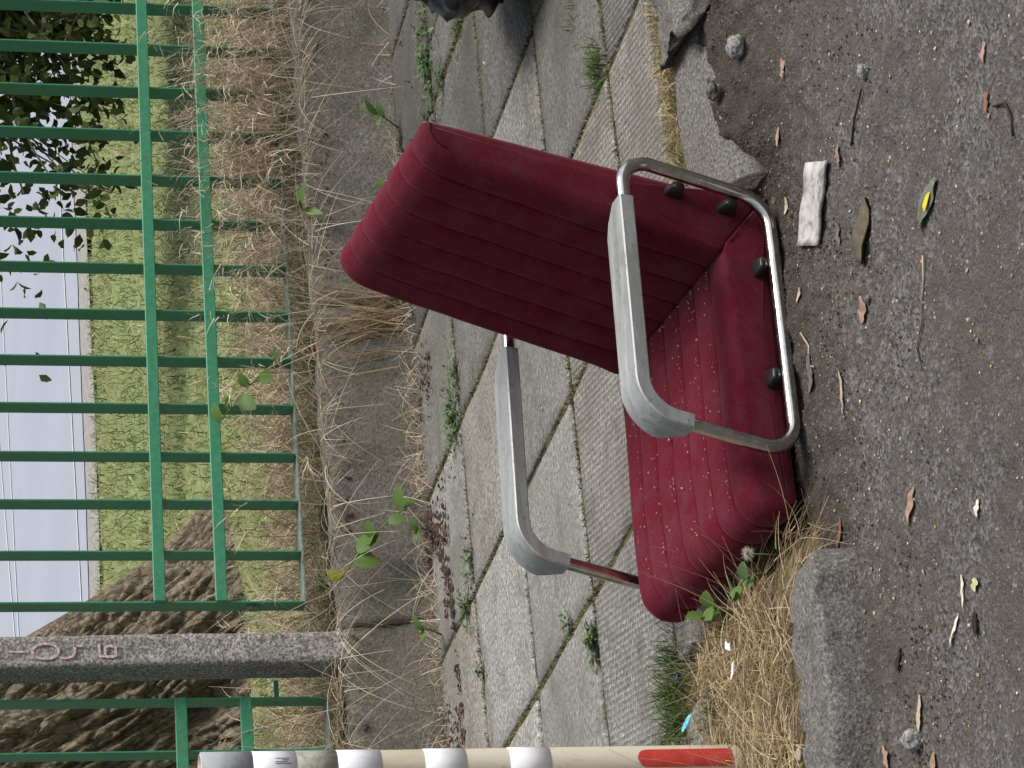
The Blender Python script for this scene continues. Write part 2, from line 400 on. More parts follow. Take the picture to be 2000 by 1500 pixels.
# park behind the fence
def park_z(x, y):
    P = np.stack([x, y, 0 * x], -1)
    return .20 + .03 * fbm(P * 1.3, 3) * np.clip((y - 7.9) / .5, 0, 1) + .012 * fbm(P * 9, 2) - .05 * np.clip((y - 10) / 7, 0, 1) - .02 * (y < 7.9) - .25 * np.clip((y - 16.9) / .8, 0, 1)
xs = np.concatenate([np.linspace(-90, .5, 12), np.arange(1, 13, .07), np.linspace(14, 90, 12)])
ys = np.concatenate([np.arange(7.76, 9, .04), np.arange(9, 18.6, .09)])
tag(sheet('park_lawn', xs, ys, park_z, MT['meadow']), kind='structure')
tag(sheet('fence_soil', np.arange(1, 7.4, .04), np.arange(7.80, 8.12, .02), lambda x, y: .235 + .02 * fbm(np.stack([x, y, 0 * x], -1) * 9, 3) - .25 * np.clip((y - 8.0) / .1, 0, 1), MT['soil']), kind='structure')
# the park road runs at a slight angle
def along(x, off): return 18.5 + (x - 9.2) * -.05 * 0 + off
rz = .150
def strip(name, pts0, pts1, z, mat, kind='structure', parent=None):
    V = [(x, y, z) for x, y in pts0] + [(x, y, z) for x, y in pts1]; n = len(pts0)
    F = [[k, k + 1, n + k + 1, n + k] for k in range(n - 1)]
    o = poly(name, V, F, mat, parent)
    if kind: tag(o, kind=kind)
    return o
def edge(off, wob=0., n=160, x0=-90, x1=110):
    x = np.linspace(x0, x1, n); x = np.sort(np.concatenate([x, np.linspace(5, 16, 120)]))
    y = 16.62 + .20 * (x - 7.64) * 1.0 * np.clip((x - 7.6) / 1, 0, 1) * .6 + off + wob * fbm(np.stack([x * 2.2, 0 * x + off, 0 * x], -1), 3)
    return list(zip(x, y))
def line_e(a, b, wdt, x0=-90, x1=110):
    x = np.linspace(x0, x1, 40); y = a[1] + (b[1] - a[1]) * (x - a[0]) / (b[0] - a[0])
    return list(zip(x, y - wdt / 2)), list(zip(x, y + wdt / 2))
strip('park_path_edge', edge(.0, .10), edge(1.6), rz + .012, MT['gravel'])
prd = strip('park_road', edge(.75, .05), [(x, 120.) for x, y in edge(0)], rz + .018, MT['park_road'])
for a, b, wd in (((8.35, 18.15), (9.9, 18.59), .075), ((12.11, 25.88), (14.63, 27.06), .12), ((12.717, 27.417), (13.81, 28.24), .12)):
    p0, p1 = line_e(a, b, wd); strip('road_marking', p0, p1, rz + .024, MT['line'], None, prd)

# ------------------------------------------------------------------ dwarf wall, fence, post
wl = empty('concrete_wall', (3, 7.75, 0), 'low stained concrete wall under the green fence, weeds along its foot', 'wall')
def wall_mesh(x0, x1, seed):
    n = int((x1 - x0) / .02); prof = [(-.085, -.05), (-.06, .0), (-.048, .05), (-.035, .11), (-.022, .17), (-.010, .225), (-.004, .247), (.008, .258), (.03, .262), (.06, .262), (.10, .258), (.11, .20)]
    V = []; xsn = np.linspace(x0, x1, n)
    zs = np.interp(xsn, [2.7, 3.0, 3.3, 4.0, 5.1], [-.012, -.010, -.002, .012, .022])
    for x, dz in zip(xsn, zs):
        for d, z in prof: V.append((x, 7.715 + d, z + dz * (z > .1)))
    V = np.array(V); e = fbm(V * 6 + seed, 4); e2 = fbm(V * 40 + seed, 2)
    V[:, 1] += .012 * e + .004 * e2; V[:, 2] += (.008 * e + .004 * e2) * (V[:, 2] > .02)
    q = grid_q(n, len(prof)).tolist() + [list(range(len(prof))), list(range((n - 1) * len(prof), n * len(prof)))[::-1]]
    poly('wall_section', V, q, MT['wall'], wl, True)
wall_mesh(3.10, 4.11, 1.); wall_mesh(4.118, 7.5, 2.); wall_mesh(-.5, 3.092, 4.)

m = Mat('green_paint', .5, .4); n1 = m.noise(70, 4, .6); n2 = m.noise(5, 4, .6); n3 = m.noise(160, 3, .7, dist=1.5)
c = m.ramp(n1, [(.3, (.034, .185, .098)), (.7, (.052, .255, .140))]); c = m.mix(m.gray(n2, .56, .72, 0, .55), c, (.075, .17, .045))
c = m.mix(m.gray(n3, .66, .74, 0, .8), c, (.035, .05, .028)); m.color(c).bump(n1, .001, .4); MT['green'] = m.m
m = Mat('green_bottom_rail_paint', .7, .3); n1 = m.noise(60, 4, .6); m.color(m.ramp(n1, [(.35, (.09, .13, .10)), (.65, (.22, .25, .21))])); MT['rail_worn'] = m.m

def fence(bars, xl, xr, rz1, rz2, zb, label, slope):
    t = empty('metal_fence', (xl, 7.85, .3), label, 'fence', 'green bar fence panels on the low wall')
    for x in bars:
        dz = slope * (x - bars[0])
        box('fence_bar', x - .006, x, 7.82, 7.883, zb + dz + .008, 1.75 + dz, MT['green'], t, .0012)
    for rz_, h in ((rz1, .034), (rz2, .034)):
        V, F = box_arrays(xl, xr, 7.806, 7.8185, 0, h, .002); V[:, 2] += rz_ + slope * (V[:, 0] - bars[0]); poly('fence_rail', V, F, MT['green'], t)
    V, F = box_arrays(xl, xr, 7.82, 7.884, 0, .007, .001); V[:, 2] += zb + slope * (V[:, 0] - bars[0]); poly('bottom_rail', V, F, MT['rail_worn'], t)
    return t
bars_r = [3.223, 3.380, 3.540, 3.692, 3.849, 4.004, 4.159, 4.316, 4.469, 4.623, 4.783, 4.938, 5.095, 5.247] + [5.247 + .156 * k for k in range(1, 10)]
fr = fence(bars_r, 3.218, 6.66, .738, .562, .334, 'long green fence panel of flat bars to the right of the concrete post', -.0055)
fl = fence([2.931 - .154 * k for k in range(14)], .92, 2.928, .690, .508, .287, 'green fence panel to the left of the concrete post, at the frame edge', -.006)
# weld lug between the post and the left panel, and a blob of paint on the end bar
box('fence_bracket', 2.925, 2.99, 7.845, 7.853, .425, .438, MT['green'], fl, .001)
V, F = tube_arrays([(3.2135, 7.846, .505), (3.2125, 7.848, .495), (3.2135, 7.852, .475), (3.214, 7.85, .465)], [.006, .012, .011, .005], 8); poly('paint_drip', V, F, MT['rail_worn'], fr, True)

pt = empty('concrete_post', (3.04, 7.77, .2), 'square rough concrete fence post with faint pink painted characters', 'post')
def post_mesh():
    n = 70; zs_ = np.linspace(.10, 1.75, n); V = []
    for z in zs_:
        x0 = 2.997 - .014 * (z - .2); x1 = 3.087 - .011 * (z - .2); y0 = 7.712; y1 = 7.842; b = .006
        ring = []
        cs = [(x0 + b, y0), (x1 - b, y0), (x1, y0 + b), (x1, y1 - b), (x1 - b, y1), (x0 + b, y1), (x0, y1 - b), (x0, y0 + b)]
        for a in range(8):
            p, q = np.array(cs[a]), np.array(cs[(a + 1) % 8]); k = 7 if a % 2 == 0 else 1
            for s in range(k): ring.append(p + (q - p) * s / k)
        V += [(x, y, z) for x, y in ring]
    V = np.array(V); e = fbm(V * 30, 3); e2 = fbm(V * 90, 2)
    V[:, 0] += .0016 * e + .0012 * e2; V[:, 1] += .0016 * fbm(V * 28 + 9, 3) + .0010 * e2
    nv = len(V) // n
    poly('post_shaft', V, grid_q(n, nv, True).tolist() + [list(range(nv)), list(range((n - 1) * nv, n * nv))[::-1]], MT['post'], pt, True)
post_mesh()
MT['pink'] = plain('faded_pink_paint', (.52, .39, .40), .9, .1, 0, .55, 110)
def stroke(pts, wd):
    P = np.array([(p[0], 7.7075, p[1]) for p in pts]); T = np.gradient(P, axis=0); T /= np.linalg.norm(T, axis=1)[:, None]
    S = np.stack([T[:, 2], 0 * T[:, 0], -T[:, 0]], -1) * wd / 2; n = len(P)
    th = np.array([0, .0012, 0])
    V = np.concatenate([P + S, P - S, P + S + th, P - S + th]); F = []
    for k in range(n - 1): F += [[k, k + 1, n + k + 1, n + k], [2 * n + k, 3 * n + k, 3 * n + k + 1, 2 * n + k + 1], [k, 2 * n + k, 2 * n + k + 1, k + 1], [n + k, n + k + 1, 3 * n + k + 1, 3 * n + k]]
    return V, F
def strokes(name, LL, wd):
    Vs = []; Fs = []; o = 0
    for pts in LL:
        V, F = stroke(pts, wd); Vs.append(V); Fs += [[i + o for i in f] for f in F]; o += len(V)
    poly(name, np.concatenate(Vs), Fs, MT['pink'], pt)
def px(a, b):            # post face coordinates: a across (0 left .. 1 right), b metres above the wall
    z = b; return (2.997 - .014 * (z - .2) + .09 * a, z)
ell = [px(.50 + .25 * math.cos(t), 1.085 + .036 * math.sin(t)) for t in np.linspace(2.3, 2.3 + 5.9, 22)]
strokes('painted_mark', [[px(.52, 1.185), px(.50, 1.165), px(.50, 1.14)]], .005)
strokes('painted_mark', [ell], .007)
strokes('painted_mark', [[px(.27, 1.046), px(.27, 1.03), px(.30, 1.012), px(.45, 1.005), px(.72, 1.006)], [px(.66, 1.006), px(.65, .985)]], .007)
strokes('painted_mark', [[px(.74, .938), px(.30, .938), px(.28, .90), px(.32, .893), px(.58, .893), px(.64, .908), px(.60, .922), px(.32, .922)]], .008)

# ------------------------------------------------------------------ striped bollard at the frame edge
bo = empty('marker_bollard', (1.761, 5.077, 0), 'round cream marker pole with white bands and a red patch, standing in the verge', 'bollard')
m = Mat('dirty_cream_plastic', .5, .4); n1 = m.noise(9, 5, .65, m.pos(1, 1, .35)); n2 = m.noise(60, 5, .75, m.pos(1, 1, .5)); 
c = m.ramp(n1, [(.3, (.44, .385, .29)), (.5, (.56, .50, .39)), (.7, (.62, .58, .49))]); c = m.mix(m.gray(n2, .60, .72, 0, .75), c, (.15, .14, .115)); m.color(c).bump(n2, .0006, .4); MT['cream'] = m.m
m = Mat('white_band', .42, .45); n1 = m.noise(60, 4, .7, m.pos(1, 1, .4)); m.color(m.ramp(n1, [(.3, (.62, .63, .66)), (.5, (.74, .75, .78)), (.8, (.80, .80, .82))])); MT['white_band'] = m.m
m = Mat('grey_cap_plastic', .6, .4); n1 = m.noise(50, 5, .7); m.color(m.ramp(n1, [(.3, (.24, .26, .285)), (.7, (.38, .395, .42))])); MT['cap'] = m.m
m = Mat('grimy_band', .6, .3); n1 = m.noise(45, 5, .7); m.color(m.ramp(n1, [(.3, (.16, .165, .14)), (.55, (.33, .33, .28)), (.75, (.44, .43, .36))])); MT['grimy'] = m.m
m = Mat('faded_red', .5, .4); n1 = m.noise(60, 5, .7); m.color(m.ramp(n1, [(.3, (.40, .030, .022)), (.62, (.50, .055, .040)), (.8, (.56, .16, .12))])); MT['red'] = m.m
BR = .0345
def ringed(name, z0, z1, r, mat, thick=.0025):
    a = np.linspace(0, 2 * math.pi, 48, endpoint=False); V = []
    for rr, z in ((r - thick, z0), (r, z0 + .0008), (r, z1 - .0008), (r - thick, z1)): V += [(1.761 + rr * math.cos(t), 5.077 + rr * math.sin(t), z) for t in a]
    return poly(name, V, grid_q(4, 48, True), mat, bo, True)
a = np.linspace(0, 2 * math.pi, 48, endpoint=False); V = []
for rr, z in ((BR, -.08), (BR, .0), (BR, .898), (BR, .985), (BR - .003, .991), (BR - .005, .991), (BR - .006, .95)): V += [(1.761 + rr * math.cos(t), 5.077 + rr * math.sin(t), z) for t in a]
poly('pole_body', V, np.concatenate([grid_q(7, 48, True)]).tolist(), MT['cream'], bo, True)
ringed('cap_sleeve', .898, .9905, BR + .0012, MT['cap'])
for z0, z1, mm in ((.819, .898, 'white_band'), (.664, .744, 'white_band'), (.507, .584, 'white_band'), (.349, .426, 'white_band'), (.7445, .8185, 'grimy')):
    ringed('reflective_band' if mm == 'white_band' else 'grimy_band', z0, z1, BR + .0012, MT[mm])
# red stadium-shaped patch facing the road, wrapped on the pole
cen = math.atan2(-RT[1] * .0 - FW[1], -FW[0]) + .50
V = []; F = []; nz, na = 36, 15
for i in range(nz):
    z = .004 + (.186 - .004) * i / (nz - 1); 
    half = .50
    dz = min(1, (.186 - z) / .022); hw = half * math.sqrt(max(0, 1 - (1 - dz) ** 2)) + .01
    for j in range(na):
        t = cen + hw * (2 * j / (na - 1) - 1); V.append((1.761 + (BR + .0014) * math.cos(t), 5.077 + (BR + .0014) * math.sin(t), z))
poly('red_patch', V, grid_q(nz, na), MT['red'], bo, True)
# dark scratched strokes on the top white band
V = []; F = []; MT['ink'] = plain('dark_ink', (.10, .10, .10), .8, .2, 0, .3, 200)
for q, (z0, z1) in enumerate(((.832, .858), (.834, .846), (.836, .858), (.829, .859))):
    t0 = cen + .28 - .10 * q
    for k, (t, z) in enumerate(((t0, z0), (t0 + .035, z0), (t0 + .035, z1), (t0, z1))): V.append((1.761 + (BR + .0022) * math.cos(t), 5.077 + (BR + .0022) * math.sin(t), z))
    F.append([4 * q, 4 * q + 1, 4 * q + 2, 4 * q + 3])
poly('ink_mark', V, F, MT['ink'], bo)

# ------------------------------------------------------------------ the armchair
CO = np.array([2.7419, 4.6802, -.0874])
cy, ct, cp = -.0538, .1824, .0396
ea = np.array([-math.cos(cy) * math.cos(cp), math.sin(cy) * math.cos(cp), math.sin(cp)])
b0 = np.array([math.sin(cy), math.cos(cy), 0]); c0 = np.cross(b0, ea); c0 = c0 if c0[2] > 0 else -c0
eb = math.cos(ct) * b0 + math.sin(ct) * c0; ec = math.cos(ct) * c0 - math.sin(ct) * b0
def L(x, y, z):
    x, y, z = np.broadcast_arrays(x, y, z); return CO + x[..., None] * ea + y[..., None] * eb + z[..., None] * ec
ch = empty('armchair', CO.tolist(), 'discarded dark red upholstered armchair with tubular steel arms, sunk at the kerb', 'armchair')

m = Mat('red_wool_fabric', .95, .15); n1 = m.noise(16, 5, .65); n2 = m.noise(210, 4, .85); n3 = m.noise(30, 4, .6); n4 = m.noise(3.3, 3, .5, m.pos(off=(4.2, 1, 0)))
c = m.ramp(n2, [(.32, (.066, .0048, .0112)), (.68, (.146, .0108, .0240))])
c = m.mix(m.gray(n1, .42, .72, 0, .34), c, (.125, .050, .068)); c = m.mix(m.gray(n3, .62, .8, 0, .35), c, (.14, .06, .065))
c = m.mix(m.gray(n4, .60, .74, 0, .45), c, (.032, .010, .014))
m.color(c).bump(n2, .0012, .6)
m.b.inputs['Sheen Weight'].default_value = .20; m.b.inputs['Sheen Roughness'].default_value = .32; m.b.inputs['Sheen Tint'].default_value = (.9, .45, .5, 1)
MT['red_fabric'] = m.m
MT['thread'] = plain('dark_red_thread', (.035, .006, .009), .9, .1, 0, .3, 300)
m = Mat('chrome', .2, .5); n1 = m.noise(40, 5, .7); n2 = m.noise(300, 2, .6)
m.color(m.ramp(n1, [(.3, (.42, .41, .40)), (.6, (.60, .60, .60))])); m.rough(m.gray(n1, .35, .75, .10, .32)); m.b.inputs['Metallic'].default_value = 1; m.bump(n2, .0003, .2); MT['chrome'] = m.m
m = Mat('worn_grey_armrest', .5, .4); n1 = m.noise(30, 5, .7, m.pos(.22, 1.6, 1.6)); n2 = m.noise(120, 4, .75, m.pos(.6, 1, 1)); n3 = m.noise(9, 4, .6)
c = m.ramp(n1, [(.3, (.24, .25, .245)), (.55, (.33, .345, .34)), (.75, (.40, .415, .41))]); c = m.mix(m.gray(n2, .57, .69, 0, .7), c, (.10, .096, .088)); c = m.mix(m.gray(n3, .55, .7, 0, .4), c, (.20, .185, .165))
m.color(c).bump(n2, .0008, .4); m.rough(m.gray(n1, .3, .7, .38, .6)); m.b.inputs['Metallic'].default_value = .25; MT['arm_grey'] = m.m
MT['black_plastic'] = plain('black_plastic', (.012, .012, .014), .4, .5, 0, .2, 50)

def resample(pts, step):
    P = np.asarray(pts, float); P = np.vstack([P, P[:1]]); d = np.r_[0, np.cumsum(np.linalg.norm(np.diff(P, axis=0), axis=1))]
    n = max(8, int(d[-1] / step)); s = np.linspace(0, d[-1], n, endpoint=False)
    return np.stack([np.interp(s, d, P[:, k]) for k in (0, 1)], -1)
MA, MB = np.array([.10, .0855]), np.array([-.034, -.018])
def mdist(P):
    d = (MB - MA) / np.linalg.norm(MB - MA); q = P - MA; t = np.clip(q @ d, 0, np.linalg.norm(MB - MA)); return np.linalg.norm(q - t[:, None] * d, axis=1)
def cushion(name, prof, maskf, y0, y1, r, nch, puff, groove, bulge):
    P = resample(prof, .008); iw = np.clip((mdist(P) - .004) / .12, .12, 1) ** .7; area = .5 * np.sum(P[:, 0] * np.roll(P[:, 1], -1) - np.roll(P[:, 0], -1) * P[:, 1])
    T = np.roll(P, -1, 0) - np.roll(P, 1, 0); T /= np.linalg.norm(T, axis=1)[:, None]
    N = np.stack([T[:, 1], -T[:, 0]], -1) * (1 if area > 0 else -1)
    for _ in range(3): N = N + np.roll(N, 1, 0) + np.roll(N, -1, 0); N /= np.linalg.norm(N, axis=1)[:, None]
    mask = np.array([maskf(*p) for p in P])
    for _ in range(2): mask = (mask + np.roll(mask, 1) + np.roll(mask, -1)) / 3
    Wd = y1 - y0; seams = y0 + Wd * np.arange(1, nch) / nch
    ysamp = set(np.round(np.linspace(y0 + r, y1 - r, 60), 4).tolist())
    for s in seams: ysamp |= set((s + np.array([-.012, -.007, -.004, -.002, 0, .002, .004, .007, .012])).round(4).tolist())
    ysamp = sorted(ysamp); cen = P.mean(0); stations = []
    th = np.linspace(0, math.pi / 2, 9)[:-1]
    stations += [('n', y0 + r * (1 - math.cos(t)), r * (1 - math.sin(t))) for t in th]
    stations += [('m', y, 0.) for y in ysamp]
    stations += [('f', y1 - r * (1 - math.cos(t)), r * (1 - math.sin(t))) for t in th[::-1]]
    V = []
    wob = fbm(np.stack([P[:, 0] * 9, P[:, 1] * 9, 0 * P[:, 0]], -1), 2)
    for k, y, ins in stations:
        tau = (y - y0) / Wd * nch; fr_ = tau - math.floor(tau)
        pf = puff * (1 - abs(2 * fr_ - 1) ** 2.2) if 1 <= tau <= nch - 1 else puff * (1 - abs(2 * fr_ - 1) ** 2.2 if (tau < 1) == (fr_ > .5) else 1)
        d = np.min(np.abs(seams - y)); gv = -groove * math.exp(-(d / .0032) ** 1.2)
        off = -ins * iw + mask * (pf + gv) + .0012 * wob
        Q2 = P + N * off[:, None]; V.append(L(Q2[:, 0], np.full(len(P), y) + .0015 * wob * (k == 'm'), Q2[:, 1]))
    caps = []
    for side, y, ins in ((0, y0, r), (1, y1, r)):
        base = P + N * (-ins * iw)[:, None]; rings = []
        for sfac in (.8, .55, .3):
            Q2 = cen + (base - cen) * sfac; dy = bulge * (1 - sfac ** 2) * (-1 if side == 0 else 1)
            rings.append(L(Q2[:, 0], np.full(len(P), y + dy), Q2[:, 1]))
        rings.append(L(np.array([cen[0]]), np.array([y + bulge * (-1 if side == 0 else 1)]), np.array([cen[1]])))
        caps.append(rings)
    n = len(P); near = caps[0][2::-1]
    allr = near + V + caps[1][:3]
    VV = np.concatenate(allr); F = grid_q(len(allr), n, True).tolist()
    ia = len(VV); VV = np.concatenate([VV, caps[0][3], caps[1][3]])
    F += [[ia, j, (j + 1) % n] for j in range(n)]; o = (len(allr) - 1) * n
    F += [[ia + 1, o + (j + 1) % n, o + j] for j in range(n)]
    ob = poly(name, VV, F, MT['red_fabric'], ch, True)
    for sm in seams:                                   # dark stitched thread at the bottom of every channel seam
        on = np.where(mask > .6)[0]
        if len(on):
            k0 = int(np.argmax(np.diff(np.r_[on, on[0] + len(P)]))) + 1; on = np.roll(on, -k0)
            q = P[on] + N[on] * (-groove + .0007); tube('stitched_seam', L(q[:, 0], np.full(len(q), sm), q[:, 1]), .0019, MT['thread'], ch, 5)
    return ob, P, N
Y0c, Y1c = .035, .534; SB, ST, XC, XF = -.018, .0855, .10, .647
arc = lambda cx, cz, rr, a0, a1, n=9: [(cx + rr * math.cos(t), cz + rr * math.sin(t)) for t in np.linspace(a0, a1, n)]
seat_prof = [(XC - .020, ST - .004)] + [(x, ST + .004 * math.sin((x - XC) / (XF - XC) * 3.1)) for x in np.linspace(XC, XF - .06, 12)] + arc(XF - .055, ST - .055, .055, math.pi / 2 - .1, .05) + \
    [(XF - .002, .012), (XF - .006, .002)] + arc(XF - .03, SB + .024, .024, 0, -math.pi / 2, 6) + [(x, SB) for x in np.linspace(XF - .06, -.044, 14)]
seat, SP, SN = cushion('seat_cushion', seat_prof, lambda x, z: 1. if (z > SB + .012 and x > XC - .005) else 0., Y0c, Y1c, .026, 7, .0036, .0074, .003)
BE, TB, LB, TB2 = .2018, .1346, .6148, .0685
ub = np.array([-math.sin(BE), math.cos(BE)]); nb = np.array([-math.cos(BE), -math.sin(BE)])
def bk(s, r_): q = np.array([XC, ST]) + ub * s + nb * r_; return (q[0], q[1])
back_prof = [bk(s, -.004 * math.sin(max(0, s) / LB * 3.1)) for s in np.linspace(.004, LB - .06, 16)] + \
    [bk(LB - .058 + .058 * math.sin(t), .05 - .05 * math.cos(t)) for t in np.linspace(.15, math.pi / 2, 8)] + \
    [bk(LB - .012 + .012 * math.cos(t), TB2 - .012 + .012 * math.sin(t)) for t in np.linspace(.2, math.pi / 2, 4)] + \
    [bk(s, TB2 + (TB - TB2) * (1 - max(s, 0) / LB)) for s in np.linspace(LB - .05, .0, 14)] + [(-.046, .02), (-.046, SB + .012), (-.038, SB + .002)]
def back_mask(x, z):
    q = np.array([x, z]) - np.array([XC, ST]); r_ = q @ nb; s = q @ ub
    return 1. if (r_ < .062 + .004 and s > -.002 and r_ < .04 + .05 * (s > LB - .06)) else 0.
back, BP, BN = cushion('back_cushion', back_prof, back_mask, Y0c + .0016, Y1c - .0016, .026, 7, .0036, .0074, .004)

def rounded(path, rads, n=9):
    P = [np.array(p, float) for p in path]; out = []; K = len(P)
    for k in range(K):
        a, b, c_ = P[(k - 1) % K], P[k], P[(k + 1) % K]; u = (a - b) / np.linalg.norm(a - b); v = (c_ - b) / np.linalg.norm(c_ - b)
        ang = math.acos(u @ v); t = rads[k] / math.tan(ang / 2); p0, p1 = b + u * t, b + v * t; cc = b + (u + v) / np.linalg.norm(u + v) * rads[k] / math.sin(ang / 2)
        d0, d1 = p0 - cc, p1 - cc; w_ = math.acos(np.clip(d0 @ d1 / (rads[k] ** 2), -1, 1))
        seg = [cc + (math.sin((1 - s) * w_) * d0 + math.sin(s * w_) * d1) / math.sin(w_) for s in np.linspace(0, 1, n)]
        out.append(seg)
    return out
L1, HH, LEAN, WA, TR = .5472, .3027, .0482, .5804, .0132
corner = [(0, 0), (L1, 0), (L1 - LEAN, HH), (-LEAN, HH)]
def arm(yc, inner):
    segs = rounded(corner, [.07, .058, .075, .055], 11); loop = []
    K = len(segs)
    for k in range(K):
        loop += segs[k]; a, b = segs[k][-1], segs[(k + 1) % K][0]
        m_ = max(2, int(np.linalg.norm(b - a) / .03)); loop += [a + (b - a) * t for t in np.linspace(0, 1, m_ + 1)[1:-1]]
    loop = np.array(loop); n = len(loop); W3 = L(loop[:, 0], np.full(n, yc), loop[:, 1])
    # closed tube swept with a fixed binormal (the chair's width axis)
    T = np.roll(W3, -1, 0) - np.roll(W3, 1, 0); T /= np.linalg.norm(T, axis=1)[:, None]; S = np.cross(T, eb); S /= np.linalg.norm(S, axis=1)[:, None]
    a = np.linspace(0, 2 * math.pi, 18, endpoint=False)
    V = (W3[:, None, :] + TR * (np.cos(a)[None, :, None] * S[:, None, :] + np.sin(a)[None, :, None] * eb)).reshape(-1, 3)
    i, j = np.meshgrid(np.arange(n), np.arange(18), indexing='ij'); i2, j2 = (i + 1) % n, (j + 1) % 18
    Q = np.stack([i * 18 + j, i2 * 18 + j, i2 * 18 + j2, i * 18 + j2], -1).reshape(-1, 4)
    fr_ = poly('arm_frame', V, Q, MT['chrome'], ch, True)
    # pad: follows the top rail from near the rear bend round the front bend
    top_rear = np.array([-LEAN + .098, HH]); c2 = segs[2]
    dn = (np.array(corner[1]) - np.array(corner[2])); dn /= np.linalg.norm(dn)
    ctr = [c2[0] + dn * t for t in (.030, .020, .010, .004)] + list(c2) 
    # order: front end -> bend -> rear
    rear_end = top_rear; a0 = np.array(c2[-1]); ctr += [a0 + (rear_end - a0) * t for t in np.linspace(0, 1, 14)[1:]]
    ctr = np.array(ctr); n = len(ctr); T2 = np.gradient(ctr, axis=0); T2 /= np.linalg.norm(T2, axis=1)[:, None]
    NO = np.stack([T2[:, 1], -T2[:, 0]], -1); 
    mid = np.array([.25, .15]); sgn = np.sign(np.sum(NO * (ctr - mid), axis=1)); NO *= sgn[:, None]
    s_ = np.r_[0, np.cumsum(np.linalg.norm(np.diff(ctr, axis=0), axis=1))]; tot = s_[-1]
    V = []; yo, yi = yc - .0165, yc + .055
    for k in range(n):
        d = min(s_[k], tot - s_[k]); cut = max(0, 1 - d / .042) * .034
        yin = yi - cut; b = .0025; hi, lo = .0150, -.0138
        ring = [(yo, lo + b), (yo, hi - b), (yo + b, hi), (yin - b, hi), (yin, hi - b), (yin, lo + b), (yin - b, lo), (yo + b, lo)]
        for yy_, h in ring:
            q = ctr[k] + NO[k] * h; V.append(L(q[0], yy_, q[1]))
    V = np.array(V); Q = grid_q(n, 8, True).tolist() + [list(range(8)), list(range((n - 1) * 8, n * 8))[::-1]]
    pd = poly('armrest_pad', V, Q, MT['arm_grey'], ch, False)
    me = pd.data; me.polygons.foreach_set('use_smooth', [True] * len(me.polygons))
    try: me.set_sharp_from_angle(angle=R(35))
    except Exception: pass
    return fr_
arm(0., 1); arm(WA, 1)
def knob(x, z, ax, y0, y1):
    ax = np.array(ax) / np.linalg.norm(ax); pr = np.array([-ax[1], ax[0]]); V = []
    for y, sa, sb_ in ((y0, .009, .006), (y0 + .004, .012, .008), (y1 - .006, .019, .011), (y1, .019, .011)):
        for t in np.linspace(0, 2 * math.pi, 16, endpoint=False):
            c1 = np.sign(math.cos(t)) * abs(math.cos(t)) ** .45 * sa; s1 = np.sign(math.sin(t)) * abs(math.sin(t)) ** .45 * sb_
            q = np.array([x, z]) + ax * c1 + pr * s1; V.append(L(q[0], y, q[1]))
    poly('spacer', np.array(V), grid_q(4, 16, True).tolist() + [list(range(16)), list(range(48, 64))[::-1]], MT['black_plastic'], ch, True)
ra = (-LEAN, HH)
for t in (.24, .60): knob(-LEAN * t + .022, HH * t, ra, .002, .040); knob(-LEAN * t + .022, HH * t, ra, Y1c - .006, WA)
for x in (.135, .375): knob(x, .020, (1, 0), .002, .040); knob(x, .020, (1, 0), Y1c - .006, WA)
# corner seams and the crease stitching
def seam_tube(P, N, sel, y, ins, name='stitched_seam'):
    idx = [k for k in range(len(P)) if sel(*P[k])]
    q = P[idx] + N[idx] * (-ins); W3 = L(q[:, 0], np.full(len(q), y), q[:, 1]); tube(name, W3, .0015, MT['thread'], ch, 6)
r_ = .026; t_ = .55
yy0 = Y0c + r_ * (1 - math.cos(t_)); ii0 = r_ * (1 - math.sin(t_)) - .0002
seam_tube(SP, SN, lambda x, z: x > XF - .055 and z > SB + .004, yy0, ii0)
sb_sel = lambda x, z: (np.array([x, z]) - np.array([XC, ST])) @ ub > LB - .055 and (np.array([x, z]) - np.array([XC, ST])) @ nb < TB2 - .005
seam_tube(BP, BN, sb_sel, yy0, ii0)
# straight stitched crease across the near side, where back and seat panels meet
tt = np.linspace(0, .92, 12); q = MA + (MB - MA) * tt[:, None]
W3 = L(q[:, 0], Y0c + .008 * np.clip(1 - tt / .25, 0, 1) ** 2 - .0005 - .0024 * np.sin(tt * 3.1), q[:, 1]); tube('stitched_seam', W3, .0009, MT['thread'], ch, 6)
# flat mounting plate under the seat
V = L(np.array([.16, .56, .56, .16, .16, .56, .56, .16]), np.array([.12, .12, .46, .46] * 2), np.array([SB + .004] * 4 + [SB - .008] * 4))
poly('mounting_plate', V, [[0, 1, 2, 3], [4, 5, 6, 7], [0, 1, 5, 4], [1, 2, 6, 5], [2, 3, 7, 6], [3, 0, 4, 7]], MT['black_plastic'], ch)

